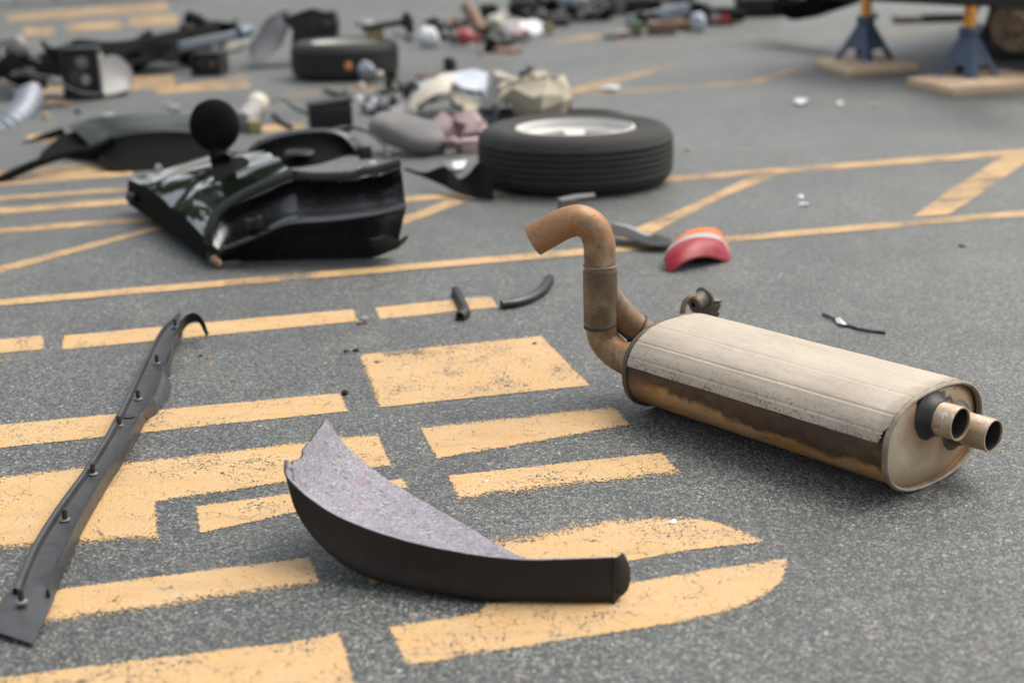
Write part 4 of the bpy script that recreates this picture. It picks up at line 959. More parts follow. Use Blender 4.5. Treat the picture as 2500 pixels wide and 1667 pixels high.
def housing(name, label, cat, c, size, rz, mat, front=None, face_mat=None, lamps=(), rx=0, ry=0, side_mat=None):
    """open-fronted plastic box with rim, back, and round fittings in it; c is the base centre"""
    o = thing(name, label, cat, c, (rx, ry, rz)); w_, d, h = size
    part('case', MB().box((0, d*.08, h/2), (w_, d*.84, h)), mat, o, bevel=min(size)*.06)
    fr = MB()
    for x in (-1, 1): fr.box((x*w_*.45, -d*.40, h/2), (w_*.10, d*.18, h))
    for z in (.05, .95): fr.box((0, -d*.40, h*z), (w_*.79, d*.178, h*.10))
    part('front_rim', fr, front or mat, o, bevel=min(size)*.02)
    for (x, z, r, mt) in lamps:
        part('fitting', MB().lathe([(0, -.01), (r, 0), (r*1.1, .02), (r*.8, .03), (0, .03)], 16, (x*w_, -d*.40, z*h), 'Y'), mt, o)
    if side_mat: part('side_panel', MB().box((w_*.52, d*.05, h*.45), (w_*.05, d*.8, h*.8)), side_mat, o, bevel=.004)
    return o

# left background: long dark bumper cover with boxes under it
panel_between([(-3.5768, 10.6, -0.0041), (-3.0663, 10.2, 0.1721), (-2.9869, 10.2, 0.1973), (-2.7229, 10.2, 0.1758), (-2.3869, 10.4, 0.2177), (-2.1169, 10.6, 0.2573), (-2.0496, 10.6, 0.2277)],
              [(-3.5139, 10.2, -0.05), (-2.9292, 9.6, 0.0188), (-2.7842, 9.5, 0.0261), (-2.5178, 9.6, 0.0717), (-2.3021, 9.8, 0.0751), (-2.1526, 10.1, 0.1256), (-2.0355, 10.4, 0.2091)], M['soot_black'], 'bumper_cover', 'long dark green black bumper cover lying across the left background', 'bumper', .006, -.05)
housing('lamp_housing', 'upright black open lamp housing with a pale bulb and grey side', 'lamp housing', (-2.4647, 8.4106, 0), (.21, .20, .295), R_(8), M['black_plastic'], M['matt_plastic'], lamps=((.10, .38, .030, M['light_grey_plastic']), (-.14, .42, .05, M['soot']), (.06, .72, .035, M['dirty_steel']), (.12, .08, .022, M['brown'])), side_mat=M['light_grey_plastic'])
panel_between([(-2.3518, 8.5, 0.2301), (-2.3034, 8.55, 0.2291), (-2.2596, 8.6, 0.1773), (-2.2431, 8.65, 0.1049)], [(-2.3347, 8.35, 0.0144), (-2.2917, 8.4, 0.0173), (-2.2475, 8.45, 0.0253), (-2.213, 8.5, 0.0338)], M['light_grey_plastic'], 'side_cover', 'light grey plastic cover standing beside the black lamp housing', 'plastic panel', .01, .03)
housing('filter_box', 'small black ribbed box under the blue grey bar', 'plastic box', (-1.9527, 9.5515, 0), (.20, .20, .15), R_(-6), M['black_plastic'], M['black_plastic'], lamps=((.2, .5, .02, M['brown']), (-.2, .5, .02, M['soot'])))
ob = thing('bar_section', 'blue grey metal bar resting on the small black box', 'metal bar', (-2.0009, 9.8894, 0))
part('bar', MB().sweep([(-2.1769, 9.7, 0.1739), (-2.0259, 9.8, 0.196), (-1.8657, 9.9, 0.2185), (-1.774, 10, 0.2433)], [(-.03, -.03), (.03, -.03), (.03, .03), (-.03, .03)], up=(0, 0, 1)), M['silver_hose'], ob, world=True, bevel=.006)
part('end_fitting', MB().tube([(-1.805, 9.9, 0.2345), (-1.7556, 10, 0.2487)], .04, 14), M['teal'], ob, world=True)
panel_between([(-2.5578, 9.9, 0.1303), (-2.4451, 10, 0.1537), (-2.3456, 10.1, 0.1721)], [(-2.4487, 9.5, 0.0801), (-2.3423, 9.6, 0.0902), (-2.1619, 9.7, 0.0816)], M['soot_black'], 'torn_cover', 'crumpled black cover sagging between the two black boxes', 'plastic panel', .008, .03, crump=.03)
ob = thing('head_lamp', 'grey domed lamp at the left edge of the picture', 'head lamp', (-3.4965, 10.2412, 0))
part('dome', MB().ball((-3.3724, 10, 0.1646), .085, 20, 12, (1, .7, 1.1), (0, R_(20), 0)), M['dirty_steel'], ob, world=True)
part('bezel', MB().lathe([(.08, 0), (.095, .01), (.10, .03), (.085, .05)], 24, (-3.4248, 10, 0.1304), 'Y'), M['black_plastic'], ob, world=True)
part('foot', MB().prism([(-3.4877, 10, 0.1083), (-3.3123, 10, 0.1158), (-3.3412, 10, 0.0274), (-3.5608, 10, 0.009)], (0, .10, 0)), M['black_plastic'], ob, world=True)
hs_ = thing('foil_hose', 'silver corrugated foil hose at the left edge', 'hose', (-2.3678, 6.8264, 0))
hp = smooth_path([(-2.6483, 8, 0.0654), (-2.5933, 7.7, 0.0243), (-2.5613, 7.4, -0.0039), (-2.5873, 7.2, -0.0341), (-2.6417, 7.05, -0.049)], 30)
part('hose', MB().tube(hp, [.062+.016*math.sin(i*.5) for i in range(len(hp))], 18), M['silver_hose'], hs_, world=True, ang=80)
part('end_collar', MB().tube([(-2.6571, 8.1, 0.0922), (-2.6376, 7.93, 0.0498)], .045, 16), M['light_grey_plastic'], hs_, world=True)
solo('black_wedge', 'black plastic wedge above the foil hose', 'plastic piece', MB().prism([(-3.1012, 8.6, 0.0465), (-2.9808, 8.6, 0.0513), (-2.8279, 8.3, -0.0073), (-3.0031, 8.3, 0.0021)], (.0, .12, -.02)), M['black_plastic'], bevel=.006)
for i, (a, b, mt, lb) in enumerate((((-2.7257, 8.223, 0.01), (-2.5632, 8.3499, 0.01), 'matt_plastic', 'flat dark strip in front of the black lamp housing'), ((-2.623, 7.9753, 0.01), (-2.4638, 8.0949, 0.01), 'rust', 'flat rusty strip beside the foil hose'))):
    solo('flat_strip', lb, 'strip', MB().sweep([a, V(a).lerp(V(b), .5)+Vector((0, 0, .02)), b], [(-.05, -.008), (.05, -.008), (.045, .008), (-.045, .008)], up=(0, 0, 1)), M[mt], bevel=.003)
solo('wiper_arm', 'thin yellowish bent arm behind the second car door', 'wiper arm', MB().tube(smooth_path([(-2.4486, 7.6, 0.0179), (-2.4019, 7.5, -0.0016), (-2.3478, 7.45, -0.0187), (-2.2558, 7.4, -0.0364)], 5), .014, 8), M['ochre'])

# around the far tyre
panel_between([(-1.604, 10.6, 0.3346), (-1.6787, 10.5, 0.3123), (-1.736, 10.4, 0.2536), (-1.7574, 10.3, 0.1647)], [(-1.5079, 10.2, 0.257), (-1.5252, 10.1, 0.1937), (-1.5724, 9.95, 0.1073), (-1.7236, 9.75, 0.0368)], M['grey_plastic'], 'fender_liner', 'grey curved fender piece standing left of the far tyre', 'car panel', .006, .05)
panel_between([(-1.6978, 10.0467, 0), (-1.5677, 10.1932, 0), (-1.4425, 10.4088, 0)], [(-1.6722, 9.925, 0), (-1.5433, 10.0681, 0), (-1.4149, 10.2467, 0)], M['grey_plastic'], 'thin_strip', 'thin dark strip on the asphalt left of the far tyre', 'strip', .004)
bx = thing('battery_box', 'black box with scalloped rim behind the far tyre', 'plastic box', (-1.4928, 11.0914, 0))
part('case', MB().prism([(-1.4781, 10, 0.1004), (-1.4564, 10, 0.2414), (-1.5181, 10, 0.3016), (-1.5157, 10, 0.3774), (-1.4743, 10, 0.3297), (-1.3947, 10, 0.357), (-1.3097, 10, 0.3782), (-1.2336, 10, 0.3531), (-1.1617, 10, 0.3571), (-1.1494, 10, 0.2633), (-1.1655, 10, 0.0927)], (0, .22, 0)), M['black_plastic'], bx, world=True, bevel=.008)
part('lid_edge', MB().tube(smooth_path([(-1.4717, 9.98, 0.3252), (-1.3923, 9.98, 0.3524), (-1.3074, 9.98, 0.3737), (-1.2315, 9.98, 0.3485), (-1.1597, 9.98, 0.3526)], 5), .012, 8), M['matt_plastic'], bx, world=True)
part('terminal', MB().box((-1.2104, 9.97, 0.2845), (.06, .02, .05)), M['grey_plastic'], bx, world=True, bevel=.004)
st = thing('strut_assembly', 'dark strut with a clamp lying on the far tyre', 'strut', (-0.733, 9.1, 0.2619))
part('strut_tube', MB().tube([(-0.8889, 9.1, 0.3085), (-0.7612, 9.15, 0.323), (-0.6432, 9.2, 0.338)], .022, 14), M['black_plastic'], st, world=True)
part('clamp', MB().prism([(-0.661, 9.2, 0.3115), (-0.641, 9.2, 0.3864), (-0.6076, 9.2, 0.3963), (-0.5767, 9.2, 0.3471), (-0.5745, 9.2, 0.2715), (-0.6144, 9.2, 0.2454), (-0.6232, 9.2, 0.2943)], (0, .06, 0)), M['black_plastic'], st, world=True, bevel=.005)
part('mount_foot', MB().box((-0.6005, 9.15, 0.2384), (.05, .06, .05), .3), M['dirty_steel'], st, world=True, bevel=.005)
solo('olive_block', 'small olive grey block lying inside the far tyre', 'foam block', MB().box((-0.8316, 9.3, 0.2699), (.11, .08, .09), .3).crumple(.01, 20), M['ochre'], bevel=.008)
solo('grey_disc', 'pale grey cap resting at the rim of the far tyre', 'plastic cap', MB().lathe([(0, .05), (.05, .045), (.07, .02), (.075, 0), (0, 0)], 18, (-0.9055, 9.45, 0.2931)), M['light_grey_plastic'])
bl = thing('lamp_reflector', 'small chrome lamp reflector in front of the far tyre', 'lamp reflector', (-0.8455, 8.8586, 0))
part('reflector', MB().ball((-0.8372, 8.7, 0.0856), .055, 14, 9, (1, .85, 1)).crumple(.022, 22, 3), M['silver_hose'], bl, world=True)
part('socket', MB().lathe([(0, 0), (.04, 0), (.045, .02), (.04, .04), (0, .045)], 16, (-0.8388, 8.9041, 0)), M['black_plastic'], bl, world=True)
part('bulb', MB().ball((-0.7595, 8.7, 0.0628), .025, 12, 8), M['cream_plastic'], bl, world=True)
solo('orange_lens', 'tiny orange lens beside the chrome reflector', 'lamp lens', MB().lathe([(0, .045), (.014, .043), (.022, .022), (.02, 0), (0, 0)], 14, (-0.9491, 8.72, 0.0966)), M['orange_bit'])
bb = thing('black_canister', 'black ribbed box standing behind the near door', 'plastic box', (-0.8461, 6.8521, 0), (0, 0, R_(12)))
part('case', MB().box((0, 0, .075), (.205, .12, .10)), M['black_plastic'], bb, bevel=.008)
part('lid', MB().box((0, 0, .135), (.215, .13, .022), 0, 0, R_(-6)), M['black_plastic'], bb, bevel=.005)
for q in range(4): part('rib', MB().box((0, -.062, .035+.022*q), (.20, .012, .006)), M['matt_plastic'], bb)
part('base', MB().box((0, 0, .014), (.19, .11, .028)), M['matt_plastic'], bb, bevel=.004)
cy = thing('grey_cylinder', 'pale grey cylinder lying behind the round mirror', 'canister', (-1.2664, 6.9814, 0))
part('drum', MB().tube([(-1.2788, 6.9, 0.0417), (-1.2579, 7.2, 0.0818)], .050, 18), M['light_grey_plastic'], cy, world=True)
part('cap', MB().tube([(-1.262, 7.17, 0.0771), (-1.2538, 7.26, 0.0914)], .055, 18), M['cream_plastic'], cy, world=True)
part('stand', MB().box((-1.2171, 6.8534, 0.03), (.06, .10, .06), .4), M['ochre'], cy, world=True, bevel=.006)
solo('hose_offcut', 'thin black hose offcut between mirror and black ribbed box', 'hose', MB().tube(smooth_path([(-1.2084, 7.4157, 0.012), (-1.1274, 7.1301, 0.014), (-1.0477, 6.9197, 0.012)], 6), .012, 8), M['rubber'])
solo('moss_strip', 'short dark greenish strip in front of the far tyre', 'strip', MB().tube(smooth_path([(-1.0617, 8.4695, 0.014), (-0.9784, 8.2332, 0.02), (-0.8894, 8.1425, 0.014)], 5), .018, 8).crumple(.008, 20), M['dirty_steel'])

# seat and trim heap
hp_ = 'torn seat trim in the heap behind the near tyre'
panel_between([(-0.5013, 7.4, 0.0325), (-0.4751, 7.45, 0.0794), (-0.4235, 7.5, 0.1306), (-0.3491, 7.55, 0.1683), (-0.2728, 7.6, 0.1746)], [(-0.4514, 7.25, 0.0508), (-0.3876, 7.2, 0.095), (-0.3319, 7.2, 0.1197), (-0.29, 7.25, 0.117), (-0.2564, 7.3, 0.1145)], M['cream_plastic'], 'cream_trim_piece', 'cream arched trim panel in the heap behind the near tyre', 'car trim', .008, .04, group=hp_)
panel_between([(-0.2867, 7.6, 0.1704), (-0.1981, 7.65, 0.1719), (-0.0941, 7.65, 0.1648)], [(-0.2684, 7.3, 0.1499), (-0.1788, 7.2, 0.1202), (-0.1181, 7.2, 0.1014)], M['pale_cloth'], 'pale_cloth', 'pale blue white cloth draped over the heap behind the near tyre', 'cloth', .01, .03, crump=.02, group=hp_)
panel_between([(-0.271, 7.35, 0.1243), (-0.1905, 7.2, 0.0966), (-0.1349, 7.1, 0.0755)], [(-0.2509, 7.1, 0.0955), (-0.1977, 7, 0.0645), (-0.1462, 6.95, 0.0487)], M['cream_cloth'], 'cream_cover', 'cream seat cover hanging below the pale blue cloth', 'seat cover', .012, .03, crump=.02, group=hp_)
panel_between([(-0.2913, 7.15, 0.1032), (-0.2202, 7.05, 0.0712), (-0.1553, 7, 0.0549), (-0.1082, 7.05, 0.0813), (-0.1436, 7.2, 0.1237)], [(-0.2693, 6.85, 0.0653), (-0.2007, 6.75, 0.0443), (-0.1303, 6.7, 0.0291), (-0.0563, 6.75, 0.0448), (-0.0346, 6.95, 0.0965)], M['black_plastic'], 'black_shell', 'crumpled black seat shell at the front of the heap', 'seat shell', .012, .04, crump=.02, group=hp_)
panel_between([(-0.0572, 7.5, 0.1351), (0.0106, 7.45, 0.1257), (0.0635, 7.4, 0.0945), (0.0845, 7.35, 0.0556)], [(-0.1169, 6.95, 0.0353), (-0.0448, 6.95, 0.0335), (0.0274, 6.95, 0.0359), (0.0832, 7, 0.032)], M['dark_cloth'], 'padded_cushion', 'dark grey padded backrest standing in the heap', 'seat pad', .04, .03, group=hp_)
panel_between([(-0.0737, 7.9, 0.1232), (0.0694, 7.9, 0.1054), (0.1894, 7.9, 0.1214), (0.2444, 7.85, 0.0737)], [(0.0642, 7.5, 0.0734), (0.1325, 7.5, 0.0672), (0.2145, 7.5, 0.0652), (0.2854, 7.35, 0.0239)], M['cream_cloth'], 'cream_bag', 'pale yellow cloth bundle at the right of the heap', 'cloth', .03, .04, crump=.03, group=hp_)
lump((0.1508, 6.8358, 0.09), .16, (1.15, .8, .55), M['cream_cloth'], 'cream_cushion', 'slumped cream cushion under the yellow bundle', 'cushion', .3, 4, hp_)
lump((0.2298, 7.1499, 0.06), .08, (1.2, .8, .5), M['ochre'], 'ochre_foam', 'ochre foam lump beside the cream cushion', 'foam', .3, 6, hp_)
sp_ = MB().ball((0, 0, 0), 1, 28, 14, (.175, .115, .062)); mm = Euler((R_(8), R_(14), R_(-24))).to_matrix(); c0 = V((-0.4275, 6.1185, 0.075))
for i, p in enumerate(sp_.v):
    q = p.copy(); q = Vector((math.copysign(abs(q.x/.175)**.7, q.x)*.175, math.copysign(abs(q.y/.115)**.7, q.y)*.115, math.copysign(abs(q.z/.062)**.75, q.z)*.062)); sp_.v[i] = mm@q+c0
zz = min(p.z for p in sp_.v); sp_.v = [p-Vector((0, 0, zz-.003)) for p in sp_.v]
sp_.crumple(.014, 8)
for p in sp_.v: p.z = max(p.z, .003)
solo('grey_seat_pad', 'grey cloth seat pad lying in front of the heap', 'seat pad', sp_, M['grey_cloth'], hp_, ang=80)
lump((-0.2014, 6.3239, 0.05), .10, (1.35, .8, .5), M['pink_cloth'], 'pink_foam', 'pink foam lump under the black seat shell', 'foam', .35, 9, hp_)
solo('pink_arch', 'small pink plastic arch left of the near tyre', 'plastic piece', MB().tube(smooth_path([(-0.2826, 6.1368, 0.012), (-0.2575, 6.0587, 0.05), (-0.223, 6.0366, 0.06), (-0.2018, 6.1479, 0.012)], 6), .016, 10), M['pink_cloth'])
solo('pink_block', 'pale pink block beside the near tyre', 'foam block', MB().box((-0.1586, 6.0989, 0.03), (.085, .07, .06), .1).crumple(.006, 25), M['pink_cloth'], bevel=.008)
solo('black_cable', 'black cable curling beside the grey seat pad', 'cable', MB().tube(smooth_path([(-0.3407, 6.1697, 0.012), (-0.3144, 6.1477, 0.03), (-0.2918, 6.2518, 0.04), (-0.2675, 6.5097, 0.012)], 6), .013, 8), M['rubber'])
solo('black_rod', 'thin black rod lying just behind the near tyre', 'rod', MB().tube(smooth_path([(0.2745, 7.0845, 0.02), (0.3791, 7.0176, 0.035), (0.4851, 7.0035, 0.03), (0.5653, 6.9376, 0.02)], 6), .018, 8), M['black_plastic'])
solo('white_clip', 'white curved plastic shard left of the near tyre', 'plastic shard', MB().sheet([[(-0.2598, 5.8328, 0.006), (-0.2381, 5.6749, 0.004)], [(-0.2193, 5.6643, 0.03), (-0.2103, 5.5821, 0.016)], [(-0.166, 5.7572, 0.02), (-0.1812, 5.6437, 0.008)]], .004), M['white_plastic'])
def at_rows(tab):
    for i, (p, mt, s_, nm, lb, ct) in enumerate(tab):
        p = V(p); m = MB(); r = random.Random(i*13+7); a = r.uniform(0, 3)
        if ct in ('knob', 'plastic cap'): m.lathe([(0, s_*1.1), (s_*.35, s_*1.05), (s_*.5, s_*.8), (s_*.42, s_*.4), (s_*.55, .0), (0, 0)], 14, p)
        elif ct in ('scrap', 'shard'): m.sheet([[p+Vector((s_*(u-.5)*1.5, s_*(v-.5)*1.1, .006+s_*.45*math.sin(u*2.6+v*1.4+i)**2)) for v in (0, .35, .7, 1)] for u in (0, .3, .6, .85, 1)], .005)
        else:
            m.box(p+Vector((0, 0, s_*.3)), (s_*1.2, s_*.5, s_*.6), a); m.box(p+Vector((s_*.3*math.cos(a), s_*.3*math.sin(a), s_*.7)), (s_*.4, s_*.4, s_*.5), a+.3)
        solo(nm, lb, ct, m, M[mt], None, bevel=s_*.05)
at_rows((((-0.4352, 8.6328, 0), 'black_plastic', .06, 'dark_clip', 'dark clip left of the cream arched panel', 'clip'), ((-0.5115, 8.4512, 0), 'pale_cloth', .10, 'pale_scrap', 'pale lilac scrap left of the cream arched panel', 'scrap'),
 ((-0.5593, 8.3131, 0), 'black_plastic', .06, 'black_bracket', 'black bracket beside the pale lilac scrap', 'bracket'), ((-0.3575, 9.3429, 0), 'black_plastic', .09, 'black_stopper', 'black knob behind the cream arched panel', 'knob'),
 ((-0.4167, 9.0027, 0), 'pink_cloth', .07, 'pink_scrap', 'tiny pink scrap behind the cream arched panel', 'scrap'), ((-0.516, 9.0249, 0), 'brown', .06, 'brown_scrap', 'tiny brown scrap right of the far tyre', 'scrap'),
 ((0.1328, 8.9286, 0), 'grey_plastic', .07, 'grey_clip', 'grey clip lying behind the yellow bundle', 'clip'), ((-0.6945, 7.8675, 0), 'dirty_steel', .10, 'steel_scrap', 'grey steel scrap right of the black ribbed box', 'scrap'),
 ((-0.6881, 7.5097, 0), 'grey_plastic', .10, 'plastic_scrap', 'grey plastic scrap behind the grey seat pad', 'scrap'), ((-0.6018, 7.7757, 0), 'dirty_steel', .05, 'steel_clip', 'small steel clip behind the grey seat pad', 'clip'),
 ((-0.629, 7.3979, 0), 'light_grey_plastic', .12, 'pale_shard', 'pale shard left of the grey seat pad', 'shard'), ((-0.7995, 7.8138, 0), 'white_plastic', .045, 'white_stopper', 'white cap behind the corner of the black ribbed box', 'plastic cap'),
 ((-0.9006, 8.0993, 0), 'green_bit', .05, 'green_stopper', 'green cap on the ground behind the black ribbed box', 'plastic cap'), ((-0.6812, 8.2555, 0), 'dirty_steel', .08, 'wire_scrap', 'dull scrap between far tyre and seat heap', 'scrap'), ((-1.8609, 7.8705, 0), 'steel', .05, 'chrome_clip', 'bright clip lying behind the second car door', 'clip'), ((-2.3048, 7.7055, 0), 'green_bit', .04, 'green_clip', 'small green clip behind the second car door', 'clip')))

# far heap in the middle background
fh = 'small parts in the far heap'
lump((-0.5853, 11.1642, 0.07), .085, (1, 1, 1), M['white_plastic'], 'white_ball', 'white round bottle at the left of the far heap', 'bottle', .12, 3, fh)
housing('dark_case', 'dark open case beside the white round bottle', 'plastic case', (-0.5064, 11.813, 0), (.22, .16, .12), .1, M['black_plastic'], lamps=((.1, .5, .03, M['steel']),))
lump((-0.3837, 11.3447, 0.05), .06, (1, .8, .9), M['dirty_steel'], 'steel_ring', 'grey metal fitting between dark case and red cap', 'metal fitting', .2, 5, fh)
lump((-0.2988, 10.9957, 0.09), .055, (1.1, .9, 1.1), M['red'], 'red_stopper', 'bright red cap in the far heap', 'plastic cap', .15, 2, fh)
solo('red_strip', 'red strip in front of the bright red cap', 'plastic strip', MB().box((-0.2379, 11.5416, 0.03), (.10, .06, .05), .2), M['red'], fh, bevel=.01)
solo('brown_post', 'leaning brown tube sticking up from the far heap', 'tube', MB().tube([(-0.3114, 12.3, 0.2281), (-0.2372, 12.1, 0.1398), (-0.1797, 11.9, 0.0407)], .055, 12), M['brown'], fh)
housing('black_module', 'black module box at the top of the far heap', 'plastic box', (-0.1341, 12.6, 0.0947), (.14, .12, .13), .2, M['black_plastic'])
lump((-0.0858, 12, 0.0939), .085, (1, .9, 1), M['cream_plastic'], 'cream_jug', 'cream round jug in the middle of the far heap', 'jug', .12, 8, fh)
lump((-0.0797, 11.9, 0.0383), .07, (.9, .8, 1), M['green_bit'], 'green_bottle', 'dull green bottle under the cream round jug', 'bottle', .15, 11, fh)
panel_between([(-0.005, 12.6, 0.1284), (0.0854, 12.6, 0.1262), (0.1587, 12.5, 0.0946)], [(-0.0228, 12, 0.0289), (0.0638, 12, 0.0339), (0.1445, 12.1, 0.0382)], M['light_grey_plastic'], 'grey_sheet', 'pale grey sheet leaning right of the cream round jug', 'sheet', .01, .03, group=fh)
panel_between([(0.1421, 12.4, 0.0803), (0.2499, 12.4, 0.085), (0.3394, 12.3, 0.0539)], [(0.1499, 12, 0.0176), (0.2506, 12, 0.0081), (0.3443, 12, 0.0058)], M['white_plastic'], 'white_cloth', 'white rag at the right of the far heap', 'rag', .02, .03, crump=.03, group=fh)
lump((0.0865, 11.366, 0.03), .09, (1.4, .7, .4), M['pink_cloth'], 'pink_rag', 'pinkish rag in front of the white rag', 'rag', .3, 14, fh)
lump((0.3614, 12.0626, 0.05), .05, (1, .8, 1), M['ochre'], 'ochre_stopper', 'ochre cap right of the white rag', 'plastic cap', .15, 15, fh)
ob = thing('carburettor', 'brown and black engine part standing in front of the far heap', 'engine part', (-0.0612, 10.3124, 0))
part('body', MB().ball((-0.0603, 10.6, 0.0666), .11, 18, 12, (1.25, .9, .8)).crumple(.05, 9, 3), M['black_plastic'], ob, world=True)
part('base', MB().ball((0.0017, 10.5, 0.0054), .075, 14, 10, (1.3, .9, .6)).crumple(.03, 12, 4), M['brown'], ob, world=True)
part('bracket', MB().tube(smooth_path([(-0.1607, 10.5, 0.0778), (-0.1746, 10.45, 0.0144), (-0.1244, 10.4, -0.0068), (-0.0305, 10.4, -0.0153)], 5), .022, 8), M['dirty_steel'], ob, world=True)
part('pulley', MB().lathe([(0, 0), (.05, 0), (.06, .02), (.045, .04), (0, .05)], 14, (0.0715, 10.5396, 0)), M['rust'], ob, world=True)
# long row of dark parts at the very back
def back_box(A, B, y, mt, nm, lb):
    """A upper-left, B lower-right corner points on the plane y"""
    A, B = V(A), V(B); w_ = B.x-A.x; z0 = 0.0; h = max(A.z, .1)
    o = thing(nm, lb, nm.split('_')[-1], ((A.x+B.x)/2, y, z0), (0, 0, .06*math.sin(A.x*5)))
    part('case', MB().prism([(-w_*.5, 0, 0), (w_*.5, 0, 0), (w_*.47, 0, h*.7), (w_*.30, 0, h), (-w_*.32, 0, h*.93), (-w_*.5, 0, h*.6)], (0, .3, 0)), M[mt], o, bevel=.012)
    part('lip', MB().box((0, -.012, h*.55), (w_*.9, .03, .04)), M['dirty_steel'], o, bevel=.006)
    part('vent', MB().box((w_*.1, -.010, h*.28), (w_*.4, .03, h*.2)), M['matt_plastic'], o, bevel=.006)
back_box((0.0605, 14.2, 0.2901), (0.4705, 14.2, 0.0409), 14.2, 'black_plastic', 'dash_section', 'black dashboard section at the top edge behind the far heap')
back_box((0.1538, 13.2, 0.1376), (0.4123, 13.2, 0.0232), 13.2, 'light_grey_plastic', 'grey_grille', 'grey grille in front of the black dashboard section')
back_box((0.4212, 13.9, 0.1914), (0.7181, 13.9, 0.0465), 13.9, 'teal', 'teal_bin', 'teal blue bin among the farthest parts')
back_box((0.4042, 12.9, 0.1206), (0.5879, 12.9, -0.0048), 12.9, 'grey_plastic', 'grey_cover', 'grey cover in front of the teal blue bin')
back_box((0.6662, 13.5, 0.1688), (0.9799, 13.5, 0.0035), 13.5, 'black_plastic', 'black_duct', 'black duct right of the teal blue bin')
back_box((0.9982, 14.2, 0.2674), (1.5494, 14.2, -0.002), 14.2, 'car_paint_dull', 'black_tray', 'wide black tray at the top edge behind the pale beam')
back_box((1.7099, 15.6, 0.1364), (2.0654, 15.6, -0.0263), 15.6, 'light_grey_plastic', 'pale_bin', 'pale bin at the top edge behind the pale beam')
back_box((2.1462, 13.4, 0.3175), (2.5785, 13.4, 0.0109), 13.4, 'black_plastic', 'black_crate', 'black crate at the top edge left of the raised car')
ob = thing('pale_beam', 'pale blue grey bumper beam lying at the back', 'bumper beam', (1.3399, 12.6923, 0))
part('beam', MB().sweep([(1.0748, 12.8, 0.0359), (1.3125, 12.8, 0.0676), (1.631, 12.9, 0.1283)], [(-.06, -.05), (.06, -.05), (.05, .05), (-.05, .05)], up=(0, 0, 1)), M['silver_hose'], ob, world=True, bevel=.01)
part('support', MB().box((1.0606, 11.7104, 0.06), (.10, .12, .12)), M['green_bit'], ob, world=True, bevel=.01)
part('bracket', MB().box((1.2781, 11.7712, 0.05), (.22, .12, .10), .1), M['rust'], ob, world=True, bevel=.01)
part('bracket', MB().box((1.2187, 11.8809, 0.05), (.08, .10, .11), .3), M['light_grey_plastic'], ob, world=True, bevel=.01)
housing('radio_case', 'dark case with pink and red faces behind the raised car', 'plastic case', (1.8554, 12.6234, 0), (.25, .2, .15), .05, M['black_plastic'], lamps=((-.15, .5, .045, M['pink_cloth']), (.22, .38, .05, M['red'])))
lump((1.594, 11.918, 0.08), .08, (.8, .8, 1), M['pale_cloth'], 'pale_bottle', 'pale bottle left of the dark case with pink face', 'bottle', .15, 22)
lump((1.4964, 12.1094, 0.04), .08, (1.3, .8, .6), M['rust'], 'rusty_lump', 'rusty lump under the pale beam', 'metal lump', .3, 23)
lump((0.9224, 11.5661, 0.02), .06, (1.4, .8, .4), M['pink_cloth'], 'pink_wrapper', 'pinkish scrap on the ground left of the pale beam', 'scrap', .35, 24)
lump((0.829, 11.429, 0.02), .05, (1.2, .8, .4), M['light_grey_plastic'], 'grey_wrapper', 'grey scrap beside the pinkish scrap', 'scrap', .35, 25)

# broken dark fragments and loose wires lying among the heaps
def fragment(p, s_, r, mat, nm, lb, ct, grp):
    n_ = r.randint(5, 8); pts = []
    for i in range(n_):
        a = 2*math.pi*i/n_+r.uniform(-.25, .25); q = s_*r.uniform(.55, 1.15); pts.append(Vector((math.cos(a)*q, math.sin(a)*q*.7, 0)))
    b = MB(); th = s_*r.uniform(.05, .16); b.prism(pts, (0, 0, th))
    if r.random() < .7: b.box((r.uniform(-.3, .3)*s_, 0, th+s_*.16), (s_*.9, s_*.10, s_*.36), r.uniform(0, 3))
    if r.random() < .5: b.box((r.uniform(-.4, .4)*s_, r.uniform(-.2, .2)*s_, th+s_*.2), (s_*.34, s_*.4, s_*.42), r.uniform(0, 3), .2)
    m = Euler((r.uniform(-.9, .9), r.uniform(-.7, .7), r.uniform(0, 6.28))).to_matrix(); b.v = [m@q for q in b.v]; b.crumple(s_*.10, 2/s_, r.randint(0, 99))
    z = min(q.z for q in b.v); b.v = [q+Vector(p)-Vector((0, 0, z-.002)) for q in b.v]
    solo(nm, lb, ct, b, mat, grp, bevel=s_*.015, ang=25)
def scatter(A, B, D, n_, s0, s1, mats, lb, grp, seed):
    """n_ fragments over the parallelogram A, A->B, A->D"""
    r = random.Random(seed); A, B, D = V(A), V(B), V(D)
    P = sorted((A+(B-A)*r.random()+(D-A)*r.random() for i in range(n_)), key=lambda p: math.atan2(p.x, p.y))
    for i, p in enumerate(P):
        m = r.choice(mats); sz = r.uniform(s0, s1)
        fragment((p.x, p.y, 0), sz, r, M[m], 'broken_fragment', LOOK[m]+' jagged fragment, '+ORD[i]+' from the left '+lb, 'car fragment', grp)
ORD = ['first', 'second', 'third', 'fourth', 'fifth', 'sixth', 'seventh', 'eighth', 'ninth', 'tenth', 'eleventh', 'twelfth', 'thirteenth', 'fourteenth', 'fifteenth', 'sixteenth']
LOOK = {'soot_black': 'flat black', 'black_plastic': 'glossy black', 'matt_plastic': 'matt black', 'dirty_steel': 'dull steel', 'rust': 'rusty', 'grey_plastic': 'dark grey', 'light_grey_plastic': 'pale grey', 'pale_cloth': 'pale blue'}
dk = ['soot_black', 'black_plastic', 'matt_plastic', 'soot_black', 'dirty_steel']
